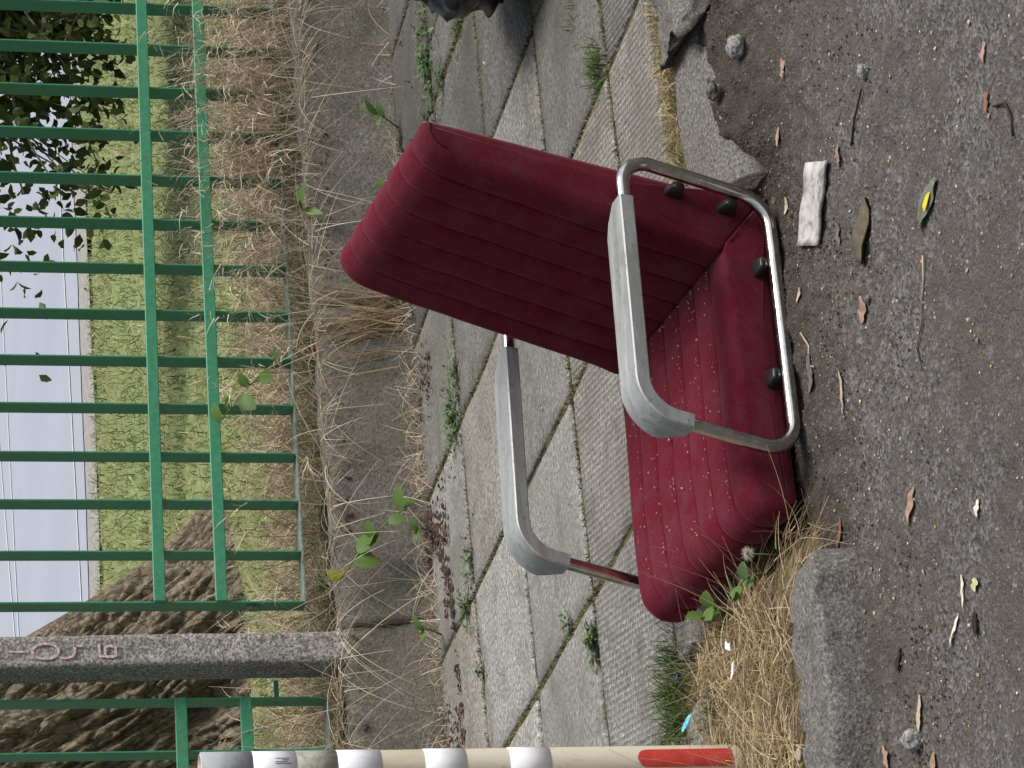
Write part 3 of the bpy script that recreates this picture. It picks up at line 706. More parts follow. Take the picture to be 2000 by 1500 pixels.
# ------------------------------------------------------------------ strands, leaves, crumbs
def strands(name, P, D, Ln, Wd, droop, mat, seg=4, curl=.25, parent=None, kind='stuff'):
    n = len(P); Ln = np.broadcast_to(Ln, (n,)); Wd = np.broadcast_to(Wd, (n,)); droop = np.broadcast_to(droop, (n,))
    D = D / (np.linalg.norm(D, axis=1)[:, None] + 1e-9); S = np.cross(D, RNG.normal(size=(n, 3))); S /= np.linalg.norm(S, axis=1)[:, None] + 1e-9
    cu = RNG.normal(0, curl, (n, 1)) * S2(S, D); V = np.zeros((n, seg + 1, 2, 3))
    for k in range(seg + 1):
        t = k / seg; p = P + (D * t + cu * t * t) * Ln[:, None] - np.array([0, 0, 1]) * (droop * Ln * t * t)[:, None]
        ww = (Wd * (1 - .8 * t) / 2)[:, None] * S; V[:, k, 0] = p - ww; V[:, k, 1] = p + ww
    base = np.arange(n)[:, None] * (seg + 1) * 2; q = np.array([[2 * k, 2 * k + 1, 2 * k + 3, 2 * k + 2] for k in range(seg)])
    Q = (base[:, :, None] + q[None]).reshape(-1, 4)
    o = quads(name, V.reshape(-1, 3), Q, mat, parent, True)
    if kind: o['kind'] = kind
    return o
def S2(S, D):
    B = np.cross(D, S); return B / (np.linalg.norm(B, axis=1)[:, None] + 1e-9)
def merge(objs):
    keep = objs[0]; bm = bmesh.new()
    for o in objs: bm.from_mesh(o.data)
    bm.to_mesh(keep.data); bm.free()
    for o in objs[1:]: bpy.data.objects.remove(o)
    return keep
def updir(n, lean, spread, bias=(0, 0)):
    a = RNG.uniform(0, 2 * math.pi, n); s = np.abs(RNG.normal(lean, spread, n))
    return np.stack([np.cos(a) * s + bias[0], np.sin(a) * s + bias[1], np.ones(n)], -1)

MT['straw'] = strand_material('straw', [(0, (.16, .105, .055)), (.3, (.38, .275, .15)), (.7, (.56, .44, .27)), (1, (.68, .58, .41))], .7, .25)
MT['straw_grey'] = strand_material('weathered_stalks', [(0, (.17, .12, .075)), (.3, (.36, .275, .18)), (.7, (.52, .42, .30)), (1, (.66, .57, .44))], .75, .2)
MT['grass_green'] = strand_material('green_grass', [(0, (.07, .115, .032)), (.35, (.165, .235, .08)), (.7, (.29, .345, .14)), (1, (.50, .49, .29))], .6, .35)
MT['tuft_green'] = strand_material('fresh_green_tuft', [(0, (.035, .07, .018)), (.6, (.085, .15, .038)), (1, (.20, .24, .08))], .6, .3)
MT['stalks_pale'] = strand_material('pale_stalks', [(0, (.30, .23, .15)), (.4, (.48, .39, .28)), (1, (.70, .62, .50))], .75, .2)
MT['weed_leaf'] = strand_material('weed_leaves', [(0, (.05, .095, .034)), (.6, (.10, .17, .062)), (1, (.18, .25, .10))], .6, .25)

# meadow beyond the fence
n = 52000; x = RNG.uniform(2.6, 13, n); y = 8.15 + (17.0 - 8.15) * RNG.uniform(0, 1, n) ** 1.0
k = (x > .44 * y - 1.2) & (x < .62 * y + .8) & (y < 16.62 + .12 * np.clip(x - 7.6, 0, 9) + .15 * RNG.normal(size=n)); x, y = x[k], y[k]; n = len(x)
P = np.stack([x, y, park_z(x, y) - .005], -1)
strands('meadow_grass', P, updir(n, .5, .45), RNG.uniform(.03, .10, n), RNG.uniform(.005, .010, n), .35, MT['grass_green'], 2)
n = 7000; x = RNG.uniform(2.8, 12, n); y = RNG.uniform(8.4, 16.5, n); kk = fbm(np.stack([x * .9, y * .7, 0 * x], -1), 3) > RNG.uniform(-.6, .9, n)
x, y = x[kk], y[kk]; n = len(x); strands('dry_meadow_grass', np.stack([x, y, park_z(x, y)], -1), updir(n, .7, .5), RNG.uniform(.06, .16, n), RNG.uniform(.004, .008, n), .4, MT['straw'], 3)
# dry matted grass right behind the fence
n = 13000; x = RNG.uniform(2.4, 6.6, n); y = 8.0 + np.abs(RNG.normal(0, .62, n)); P = np.stack([x, y, park_z(x, y) - .01], -1)
a1 = strands('hay_a', P, updir(n, 1.1, .8), RNG.uniform(.12, .36, n), RNG.uniform(.0025, .005, n), RNG.uniform(.2, .7, n), MT['straw_grey'], 4, .35)
a1.name = 'dry_grass_behind_fence'
n = 2600; x = RNG.uniform(2.6, 6.4, n); y = 7.95 + np.abs(RNG.normal(0, .35, n)); P = np.stack([x, y, park_z(x, y)], -1)
strands('green_grass_behind_fence', P, updir(n, .6, .4), RNG.uniform(.06, .2, n), RNG.uniform(.003, .006, n), .4, MT['grass_green'], 3)
# tall seed-headed stalks growing through the fence, thickest towards the right
dens = np.array([(5.25, 30), (5.05, 36), (4.85, 34), (4.65, 30), (4.45, 16), (4.2, 8), (3.95, 5), (3.6, 3), (3.3, 2), (2.8, 3)])
Pst, Dst, Lst = [], [], []
for cx, c in dens:
    for _ in range(int(c * 4.2)):
        Pst.append((cx + RNG.normal(0, .10), 7.86 + RNG.normal(0, .07), .27)); Dst.append((RNG.normal(-.25, .35), RNG.normal(-.05, .22), 1)); Lst.append(RNG.uniform(.18, .58))
Pst, Dst, Lst = np.array(Pst), np.array(Dst), np.array(Lst); dr = RNG.uniform(.05, .5, len(Lst))
s1 = strands('stalk', Pst, Dst, Lst, .0032, dr, MT['stalks_pale'], 7, .22)
Dn = Dst / np.linalg.norm(Dst, axis=1)[:, None]
hp, hd = [], []
for p, d, l, q in zip(Pst, Dn, Lst, dr):
    for t in np.linspace(.55, 1, 9):
        hp.append(p + d * l * t - np.array([0, 0, 1]) * q * l * t * t); dd = d - np.array([0, 0, 2 * q * t]) + RNG.normal(0, .32, 3); hd.append(dd)
hp, hd = np.array(hp), np.array(hd); s2 = strands('heads', hp, hd, RNG.uniform(.025, .08, len(hp)), .0036, .3, MT['stalks_pale'], 2, .2)
merge([s1, s2]).name = 'seeded_grass_stalks'

# dry weeds along the foot and face of the wall
n = 3400; x = RNG.uniform(1.6, 6.2, n); kk = RNG.uniform(0, 1, n) < np.clip(.35 + .5 * fbm(np.stack([x * 3, 0 * x, 0 * x], -1), 2), .06, 1); x = x[kk]; n = len(x)
y = 7.63 + RNG.normal(0, .035, n); P = np.stack([x, y, np.full(n, .0)], -1)
s1 = strands('w', P, updir(n, .8, .5, (0, -.15)), RNG.uniform(.05, .2, n), .0028, RNG.uniform(.1, .6, n), MT['stalks_pale'], 5, .25)
n = 900; x = RNG.uniform(2.4, 6.0, n); P = np.stack([x, np.full(n, 7.74), np.full(n, .262)], -1)
s2 = strands('w2', P, np.stack([RNG.normal(0, .6, n), RNG.normal(-.7, .3, n), RNG.normal(.35, .35, n)], -1), RNG.uniform(.08, .34, n), .0028, RNG.uniform(.2, .7, n), MT['stalks_pale'], 6, .2)
merge([s1, s2]).name = 'dry_weeds_along_wall'
# a bleached tuft that arches from the wall top over the pavement edge
n = 150; P = np.stack([RNG.normal(4.06, .06, n), RNG.normal(7.66, .02, n), RNG.uniform(.0, .05, n)], -1)
t = empty('dry_grass_clump', (4.06, 7.66, 0), 'tallest bleached straw clump leaning up the wall behind the armchair', 'grass clump'); strands('stalks', P, np.stack([RNG.normal(.02, .25, n), RNG.normal(.05, .15, n), RNG.uniform(.8, 1.2, n)], -1), RNG.uniform(.18, .46, n), .0042, RNG.uniform(0, .35, n), MT['straw'], 6, .22, parent=t)

# hay on the verge
n = 8600; x = RNG.uniform(.9, 2.03, n); y = RNG.uniform(4.56, 5.22, n); d2 = np.stack([x, y, 0 * x], -1)
kk = RNG.uniform(0, 1, n) < np.clip(.75 + .5 * fbm(d2 * 6, 2) - np.clip(y - 5.08, 0, 1) * 3.5 - np.clip(4.64 - y, 0, 1) * 9 - np.clip((x - 1.90) / .08, 0, 1) * np.clip((4.84 - y) / .05, 0, 1), 0, 1); x, y = x[kk], y[kk]; n = len(x)
P = np.stack([x, y, verge_z(x, y) + RNG.uniform(0, .03, n) + .03 * np.clip((4.66 - y) / .06, 0, 1)], -1)
D = np.stack([RNG.normal(.25, 1, n), RNG.normal(0, .8, n), RNG.normal(.06, .2, n)], -1)
strands('verge_hay', P, D, RNG.uniform(.05, .20, n), RNG.uniform(.0013, .0027, n), RNG.uniform(.05, .4, n), MT['straw'], 7, .75)
# wisps that trail over the kerb end
n = 70; P = np.stack([RNG.normal(2.0, .03, n), RNG.uniform(4.60, 4.74, n), RNG.uniform(-.06, -.02, n)], -1)
t = empty('trailing_hay', (2.0, 4.68, -.03), 'straw wisp trailing over the broken kerb end beside the seat', 'grass clump'); strands('stalks', P, np.stack([RNG.normal(.45, .4, n), RNG.normal(-.75, .35, n), RNG.normal(.0, .15, n)], -1), RNG.uniform(.06, .17, n), .0022, RNG.uniform(.1, .3, n), MT['straw'], 6, .4, parent=t)
# grass strip between right kerb and slabs
n = 2600; x = RNG.uniform(2.82, 4.6, n); y = RNG.normal(4.94, .022, n); P = np.stack([x, y, np.full(n, -.01)], -1)
s1 = strands('k', P, updir(n, .9, .6), RNG.uniform(.02, .075, n), .0024, .4, MT['straw'], 4, .4)
n = 1300; x = RNG.uniform(2.82, 4.6, n); y = RNG.normal(4.95, .022, n); P = np.stack([x, y, np.full(n, -.01)], -1)
s2 = strands('k2', P, updir(n, .7, .5), RNG.uniform(.02, .06, n), .0026, .4, MT['grass_green'], 4, .3); s2.name = 'kerb_strip_green_grass'; s1.name = 'kerb_strip_dry_grass'

# green tufts, each one a thing
def tuft(x, y, z, n, ln, label, spread=.04, mat='tuft_green'):
    P = np.stack([RNG.normal(x, spread, n), RNG.normal(y, spread * .6, n), np.full(n, z)], -1)
    t = empty('grass_tuft', (x, y, z), label, 'grass tuft', 'green grass tufts in the paving')
    strands('blades', P, updir(n, .45, .4), RNG.uniform(.4 * ln, ln, n), .003, .35, MT[mat], 4, .25, parent=t); return t
tuft(2.00, 5.37, -.008, 520, .105, 'bright green grass tuft at the slab edge near the striped pole', .06)
tuft(3.50, 5.40, -.008, 200, .08, 'green grass tuft in the joint beside the right kerb strip', .035)
tuft(1.90, 5.19, -.015, 110, .06, 'smaller green grass tuft in hay right beside the striped pole', .03)
tuft(3.78, 5.56, -.008, 130, .05, 'low dark green grass patch next to the rubbish bag', .06)
# moss and small weeds in the joints
jp = []
def joint(xa, ya, xb, yb, n, wd=.012):
    t = RNG.uniform(0, 1, n); g = fbm(np.stack([(xa + (xb - xa) * t) * 5, (ya + (yb - ya) * t) * 5, 0 * t], -1), 2); t = t[g > RNG.uniform(-.8, .8, n)]; m_ = len(t)
    jp.append(np.stack([xa + (xb - xa) * t + RNG.normal(0, wd * .5, m_), ya + (yb - ya) * t + RNG.normal(0, wd * .5, m_), np.full(m_, -.008)], -1))
for yy_ in A_LINES[1:5]: joint(1.4, yy_, 6, yy_, 4600, .022)
for k in range(-2, 8): joint(X0 + DX * k, 5.25, X0 + DX * k, 7.6, 2200, .014)
joint(4.1, 7.12, 5.6, 7.12, 2600, .03); joint(2.6, 7.63, 6, 7.63, 900, .03)
P = np.concatenate(jp); n = len(P)
MT['moss'] = strand_material('joint_moss', [(0, (.045, .048, .015)), (.5, (.11, .11, .038)), (.8, (.19, .165, .07)), (1, (.24, .19, .11))], .8)
strands('joint_moss', P, updir(n, .9, .6), RNG.uniform(.006, .020, n), .0045, .2, MT['moss'], 2, .2)

def leaf_mesh(base, d, up, ln, wd, bend=.3, n=6, serr=.12):
    d = np.array(d, float); d /= np.linalg.norm(d); up = np.array(up, float); s = np.cross(d, up); s /= np.linalg.norm(s); up = np.cross(s, d); V = []
    for k in range(n + 1):
        t = k / n; hw = wd / 2 * (math.sin(math.pi * min(1, t * .92 + .06)) ** .8) * (1 + serr * (k % 2)) + .0004
        c_ = np.array(base) + d * ln * t - up * bend * ln * t * t
        V += [c_ - s * hw + up * .12 * hw, c_ - up * .05 * hw, c_ + s * hw + up * .12 * hw]
    F = []
    for k in range(n): F += [[3 * k, 3 * k + 1, 3 * k + 4, 3 * k + 3], [3 * k + 1, 3 * k + 2, 3 * k + 5, 3 * k + 4]]
    return np.array(V), F
def leaves_obj(name, items, mat, parent=None):
    Vs, Fs, o = [], [], 0
    for it in items:
        V, F = leaf_mesh(*it); Vs.append(V); Fs += [[i + o for i in f] for f in F]; o += len(V)
    return poly(name, np.concatenate(Vs), Fs, mat, parent, True, False)
# joint weeds (feathery small plants)
def joint_weed(x, y, n, rad, label, ln=.024):
    it = []
    for _ in range(n):
        a = RNG.uniform(0, 6.28); r = abs(RNG.normal(0, rad)); b = (x + r * math.cos(a), y + .6 * r * math.sin(a), RNG.uniform(-.004, .02)); a2 = RNG.uniform(0, 6.28)
        it.append((b, (math.cos(a2), math.sin(a2), RNG.uniform(.3, 1.6)), (0, 0.02, 1), RNG.uniform(.4, 1) * ln, .4 * ln * RNG.uniform(.4, .8), .4, 4))
    t = empty('joint_weed', (x, y, 0), label, 'weed', 'small leafy weeds in the paving joints'); leaves_obj('leaves', it, MT['weed_leaf'], t)['kind'] = 'stuff'; return t
joint_weed(3.49, 7.16, 230, .085, 'big feathery green weed in the joint behind the far armrest', .026)
joint_weed(3.60, 7.10, 60, .05, 'small weed joined to the feathery clump, under the seat back')
joint_weed(2.94, 7.20, 90, .05, 'sprawling dark green weed at the joint crossing left of the far armrest', .026)
joint_weed(3.05, 7.12, 70, .05, 'thin green weed between the far armrest and the sprawling weed')
joint_weed(2.72, 7.08, 40, .03, 'single small weed in the joint furthest towards the striped pole')
joint_weed(2.345, 5.94, 90, .03, 'compact green weed in the joint left of the seat front', .028)
joint_weed(2.47, 6.14, 30, .02, 'tiny weed beside the slab joint under the far front tube')
joint_weed(4.62, 7.12, 260, .14, 'dark green weed along the wide mossy joint right of the seat back', .03)
joint_weed(4.46, 6.95, 60, .04, 'small weed in the cross joint right of the seat back top')
joint_weed(4.45, 6.70, 50, .04, 'small green weed in the joint below the rubbish bag')
# broad-leaved plants on the wall: each a thing, its leaves are parts
MT['broad'] = strand_material('broad_leaf', [(0, (.075, .14, .03)), (.6, (.11, .19, .045)), (1, (.17, .24, .06))], .5, .3)
MT['broad_yellow'] = strand_material('yellow_leaf', [(0, (.30, .34, .05)), (1, (.38, .36, .06))], .5, .3)
MT['stem'] = plain('plant_stem', (.14, .19, .06), .7, .3)
def plant(label, root, tip, leaves, cat='weed', name='broadleaf_weed'):
    t = empty(name, root, label, cat)
    Pp = np.array([np.array(root) + (np.array(tip) - np.array(root)) * s + np.array([0, -.03, .02]) * math.sin(3.14 * s) for s in np.linspace(0, 1, 9)])
    tube('stem', Pp, np.linspace(.0032, .0016, 9), MT['stem'], t, 6)
    for s, d, ln, wd, mt in leaves:
        p = np.array(root) + (np.array(tip) - np.array(root)) * s + np.array([0, -.03, .02]) * math.sin(3.14 * s)
        V, F = leaf_mesh(p, d, (.3 * math.sin(9 * s), -.6, .7), ln * .82, wd * .72, .35, 8, .22); poly('leaf', V, F, MT[mt], t, True, False)
    return t
plant('leafy vine with large lobed leaves climbing over the wall between post and armchair', (3.46, 7.62, .02), (3.22, 7.66, .26),
      [(.05, (-.3, -.2, .9), .06, .05, 'broad'), (.2, (.5, -.5, .3), .085, .07, 'broad'), (.35, (.1, -.5, -.6), .06, .045, 'broad'), (.5, (-.4, -.5, .5), .075, .06, 'broad'), (.55, (.4, -.5, .3), .06, .05, 'broad'),
       (.72, (.8, -.4, -.5), .095, .08, 'broad'), (.8, (-.1, -.5, -.8), .085, .07, 'broad'), (.95, (.0, -.5, .3), .06, .05, 'broad_yellow'), (1., (.3, -.4, .7), .05, .04, 'broad_yellow')])
plant('green climber with heart leaves hooked round the lower fence rail', (4.08, 7.86, .28), (3.78, 7.80, .56),
      [(.3, (.3, -.5, .3), .05, .035, 'broad'), (.5, (-.3, -.6, -.2), .075, .06, 'broad'), (.62, (.4, -.4, .6), .06, .045, 'broad'), (.75, (-.5, -.5, -.3), .085, .065, 'broad'), (.85, (.2, -.6, .5), .06, .045, 'broad'), (1, (.7, -.4, .5), .07, .045, 'broad')])
plant('small weed with spear leaves sticking out over the wall top, right of the seat back', (4.43, 7.73, .27), (4.45, 7.68, .30),
      [(.3, (-.35, -.7, -.25), .10, .032, 'broad'), (.6, (.25, -.8, .15), .085, .04, 'broad'), (1, (-.1, -.6, .5), .05, .03, 'broad')])
plant('low dark green dock plant at the wall foot, furthest right', (4.68, 7.60, .0), (4.70, 7.56, .08),
      [(.4, (.4, -.6, .5), .07, .03, 'weed_leaf'), (.5, (-.5, -.5, .4), .08, .035, 'weed_leaf'), (.7, (.1, -.7, .8), .075, .032, 'weed_leaf'), (.9, (-.2, -.5, .9), .07, .03, 'weed_leaf'), (1, (.6, -.3, .7), .06, .03, 'weed_leaf')])
plant('low weed with oval leaves at the wall foot just right of the seat back top', (4.42, 7.60, .0), (4.42, 7.56, .07),
      [(.5, (-.4, -.6, .4), .065, .035, 'broad'), (.7, (.5, -.5, .5), .06, .03, 'broad'), (1, (.0, -.6, .7), .055, .03, 'weed_leaf'), (.9, (-.6, -.3, .5), .05, .03, 'weed_leaf')])
plant('weed with long leaves on the pavement edge left of the vine', (3.33, 7.58, .0), (3.32, 7.55, .05), [(.6, (-.5, -.5, .4), .075, .035, 'broad'), (1, (.5, -.5, .6), .06, .03, 'weed_leaf'), (.8, (0, -.6, .6), .06, .03, 'weed_leaf')])
plant('green weed at the wall foot directly below the concrete post', (3.02, 7.58, .0), (3.02, 7.55, .06), [(.6, (-.5, -.5, .4), .06, .03, 'broad'), (1, (.5, -.5, .6), .055, .028, 'broad'), (.8, (0, -.6, .6), .05, .03, 'weed_leaf')])
plant('round-leaved plant poking from the hay under the seat front corner', (2.03, 5.00, -.02), (2.0, 4.93, .06),
      [(.4, (-.5, -.4, .5), .05, .045, 'broad'), (.6, (.3, -.6, .4), .045, .04, 'broad'), (.8, (-.4, -.6, .2), .045, .04, 'broad'), (1, (-.1, -.5, .9), .05, .04, 'broad')])
plant('sprawling green weed in hay between seat front and kerb end', (2.035, 4.82, -.03), (1.97, 4.78, .045),
      [(.3, (-.5, -.5, .4), .045, .03, 'weed_leaf'), (.5, (.3, -.7, .3), .045, .03, 'weed_leaf'), (.7, (-.7, -.3, .5), .04, .03, 'broad'), (1, (-.1, -.7, .5), .05, .032, 'weed_leaf')])
# dandelion clock beside the kerb end
pu = empty('seed_head', (2.035, 4.735, -.03), 'white fluffy seed head in the hay by the kerb end', 'flower')
tube('stem', [(2.035, 4.735, -.04), (2.036, 4.73, .0), (2.034, 4.726, .024)], .0013, MT['stem'], pu, 6)
n = 260; D = RNG.normal(size=(n, 3)); MT['fluff'] = plain('seed_fluff', (.55, .50, .42), .9, .1); fl_ = strands('fluff', np.tile([2.034, 4.724, .028], (n, 1)), D, RNG.uniform(.010, .016, n), .0011, 0., MT['fluff'], 2, .1, pu, None)

# ------------------------------------------------------------------ tree trunk (leans left) and the leafy shrub to the right
m = Mat('bark', .95, .15); n1 = m.noise(9, 6, .7); n2 = m.noise(60, 4, .7); geo_p = m.geo.outputs['Pointiness']
c = m.ramp(n1, [(.3, (.105, .086, .060)), (.5, (.18, .150, .108)), (.7, (.28, .24, .18))]); c = m.mix(m.gray(n2, .45, .7, 0, .5), c, (.075, .058, .040)); vb = m.voro(1., m.pos(26, 26, 13), 'DISTANCE_TO_EDGE'); crk = m.gray(vb, .0, .10, 1, 0); c = m.mix(m.math('MULTIPLY', crk, .8), c, (.055, .042, .029)); m.color(c).bump(n2, .008, .7).bump(n1, .02, .5).bump(vb, .02, .7); MT['bark'] = m.m
tr = empty('tree', (4.05, 10.75, .15), 'thick rough-barked tree trunk leaning left behind the concrete post', 'tree')
def trunk():
    nz, na = 330, 460; z = np.linspace(0, 1, nz) ** 1.15 * 2.6; V = np.zeros((nz, na, 3)); a = np.linspace(0, 2 * math.pi, na, endpoint=False)
    for k, zz_ in enumerate(z):
        cx = 4.22 - .62 * zz_ + .04 * zz_ ** 2; cy_ = 10.85 - .02 * zz_
        rad = .56 + .36 * math.exp(-zz_ / .22); fl = 1 + .10 * math.exp(-zz_ / .3) * np.cos(5 * a + .7) + .03 * np.cos(3 * a + 2)
        V[k, :, 0] = cx + rad * fl * np.cos(a); V[k, :, 1] = cy_ + rad * fl * np.sin(a); V[k, :, 2] = zz_ + .06
    A, Z = np.meshgrid(a, z, indexing='xy'); s = np.sin(A) ; c_ = np.cos(A)
    q = np.stack([c_ * 3.6, s * 3.6, Z * 2.2], -1).reshape(-1, 3); q = q + .35 * np.stack([fbm(q * 1.7, 2), fbm(q * 1.7 + 5, 2), fbm(q * 1.7 + 9, 2)], -1)
    def warp(fx, fz, o): return np.stack([np.cos(A).ravel() * fx, np.sin(A).ravel() * fx, (Z * fz).ravel() + o], -1)
    w0 = .9 * np.stack([fbm(warp(3, 2, 1), 2), fbm(warp(3, 2, 7), 2), fbm(warp(3, 2, 13), 2)], -1)
    n1 = fbm(warp(8.5, 3.4, 0) + w0, 2); n2 = fbm(warp(19, 9, 4) + w0, 2); n3 = fbm(warp(34, 20, 9) + w0, 2)
    groove = -.040 * np.clip(1 - np.abs(n1) / .26, 0, 1) ** 1.3 - .026 * np.clip(1 - np.abs(n2) / .28, 0, 1) - .010 * np.clip(1 - np.abs(n3) / .3, 0, 1) + .016 * np.clip(np.abs(n1), 0, 1)
    cav = -.16 * np.exp(-(((A.ravel() - 4.32) / .10) ** 2 + ((Z.ravel() - .28) / .09) ** 2))
    d = (groove + cav).reshape(nz, na); V[:, :, 0] += d * np.cos(a)[None]; V[:, :, 1] += d * np.sin(a)[None]
    quads('trunk', V.reshape(-1, 3), grid_q(nz, na, True), MT['bark'], tr, True)
trunk()
lp = [(2.8, 10.8, 2.5), (2.2, 10.9, 3.4), (1.5, 11.3, 4.5), (.6, 11.8, 5.4)]
tube('limb', [(2.2, 10.9, 3.4), (1.0, 10.2, 4.2), (-1.2, 9.2, 4.9), (-3.2, 8.6, 4.8)], [.26, .2, .13, .05], MT['bark'], tr, 12)
tube('limb', lp, [.5, .36, .22, .08], MT['bark'], tr, 14); tube('limb', [(2.75, 10.8, 2.5), (3.2, 11.3, 3.6), (3.6, 12.2, 4.8), (3.8, 13, 5.6)], [.4, .26, .16, .06], MT['bark'], tr, 14)
MT['tree_leaf'] = strand_material('tree_leaves', [(0, (.035, .05, .014)), (.6, (.06, .085, .022)), (.93, (.10, .125, .035)), (1, (.20, .18, .05))], .45, .3)
def leaf_cloud(name, P, size, mat, parent, droop=.5):
    n = len(P); D = RNG.normal(size=(n, 3)); D[:, 2] = D[:, 2] * .6 - droop; D /= np.linalg.norm(D, axis=1)[:, None]
    U = RNG.normal(size=(n, 3)); S = np.cross(D, U); S /= np.linalg.norm(S, axis=1)[:, None]; N = np.cross(S, D); ln = RNG.uniform(.6, 1.1, n)[:, None] * size
    pts = [P, P + D * ln * .35 - S * ln * .30 + N * ln * .07, P + D * ln * .45 - N * ln * .03, P + D * ln * .35 + S * ln * .30 + N * ln * .07, P + D * ln - N * ln * .18,
           P + D * ln * .72 - S * ln * .20 + N * ln * .02, P + D * ln * .72 + S * ln * .20 + N * ln * .02]
    V = np.stack(pts, 1).reshape(-1, 3); b = np.arange(n)[:, None] * 7
    Q = (b[:, :, None] + np.array([[0, 1, 2, 3], [2, 1, 5, 4], [2, 4, 6, 3]])[None]).reshape(-1, 4)
    return quads(name, V, Q, mat, parent)
n = 15000; cen_ = np.array([(-1.4, 9.2, 2.3), (-1.8, 7.6, 2.4), (-1.0, 11.4, 2.4), (-2.6, 6.0, 2.8), (-2.4, 9.8, 1.4), (-2.6, 7.8, 1.3), (0.4, 12, 6.0), (1.8, 11.3, 5.6), (3.9, 13.2, 6.2), (2.6, 12.2, 6.6), (-1.6, 10.6, 5.4), (-2.6, 8.2, 5.0), (-.4, 8.8, 5.8), (-3.6, 11.8, 4.4), (-3.4, 6.4, 4.6), (-4.6, 9.0, 3.6)]); P = cen_[RNG.integers(0, 16, n)] + RNG.normal(0, .78, (n, 3)) * np.array([1.0, 1.1, .75])  # low left clusters: unseen foliage added to block sky light from that side
P = P[~((P[:, 0] > .6) & (P[:, 2] < 4.2))]; o = leaf_cloud('crown_and_sky_blocker', P, .26, MT['tree_leaf'], tr); o['kind'] = 'stuff'
sh = empty('overhanging_bush', (8.3, 11.2, .2), 'dark leafy bush with drooping branches at the upper right behind the fence', 'bush')
brs = []; leafP = []
root = np.array([8.4, 11.3, .15])
for k in range(46):
    a = RNG.uniform(0, 6.28); q_ = RNG.uniform(0, 1) ** .5
    tip = np.array([7.25, 11.15, 0]) + np.array([math.cos(a) * 1.0 * q_, math.sin(a) * .7 * q_, RNG.uniform(.62, 2.2)])
    mid_ = (root + tip) / 2 + np.array([0, 0, .6 + RNG.uniform(0, .5)]); ts = np.linspace(0, 1, 14)
    pth = np.array([(1 - t) ** 2 * root + 2 * t * (1 - t) * mid_ + t * t * tip for t in ts]); brs.append((pth, np.linspace(.018, .004, 14)))
    for s in range(6):
        i = RNG.integers(6, 14); p = pth[i]; e_ = p + np.array([RNG.normal(-.08, .25), RNG.normal(.02, .2), RNG.uniform(-.40, .12)]); e_[2] = max(e_[2], .50 + RNG.uniform(0, .12))
        tw = np.array([p + (e_ - p) * t - np.array([0, 0, .08]) * t * t for t in np.linspace(0, 1, 6)]); brs.append((tw, np.linspace(.005, .0018, 6)))
        for t in np.linspace(.1, 1, 22): leafP.append(p + (e_ - p) * t - np.array([0, 0, .08]) * t * t + RNG.normal(0, .045, 3))
Vs, Fs, o_ = [], [], 0
for pth, rr in brs:
    V, F = tube_arrays(pth, rr, 5, False); Vs.append(V); Fs += [[i + o_ for i in f] for f in F]; o_ += len(V)
o = poly('branches', np.concatenate(Vs), Fs, MT['bark'], sh, True, False); o['kind'] = 'stuff'
core = np.array([7.55, 11.15, 1.25]) + RNG.normal(0, 1, (6500, 3)) * np.array([.55, .42, .40]); core = core[core[:, 2] > .5]
leafP = np.concatenate([np.array(leafP), core])
o = leaf_cloud('foliage', leafP, .072, MT['tree_leaf'], sh, .7); o['kind'] = 'stuff'

# ------------------------------------------------------------------ rubbish bag
MT['bag'] = plain('black_bin_liner', (.010, .010, .011), .28, .5, 0, .3, 20)
bg_ = empty('rubbish_bag', (4.338, 5.806, 0), 'crumpled shiny black rubbish bag on the slabs at the frame edge', 'bag')
nu, nv = 60, 90; V = []
for i in range(nu):
    ph = math.pi * i / (nu - 1)
    for j in range(nv):
        t = 2 * math.pi * j / nv; V.append((math.sin(ph) * math.cos(t), math.sin(ph) * math.sin(t), math.cos(ph)))
V = np.array(V); r0 = 1 + .10 * fbm(V * 2.2, 3) - .13 * np.abs(fbm(V * 5 + 3, 2)) - .05 * np.abs(fbm(V * 13, 2)); V = V * r0[:, None]
V = np.array([4.338, 5.806, .17]) + V * np.array([.37, .36, .235]); V[:, 2] = np.maximum(V[:, 2], .006 + .006 * np.abs(fbm(V * 30, 2)))
quads('bag_skin', V, grid_q(nu, nv, True), MT['bag'], bg_, True)
V, F = tube_arrays([(4.37, 5.80, .36), (4.365, 5.795, .40), (4.36, 5.79, .43), (4.35, 5.78, .47)], [.06, .025, .035, .07], 14); V = V + .012 * np.stack([fbm(V * 40, 2)] * 3, -1); poly('knot', V, F, MT['bag'], bg_, True)

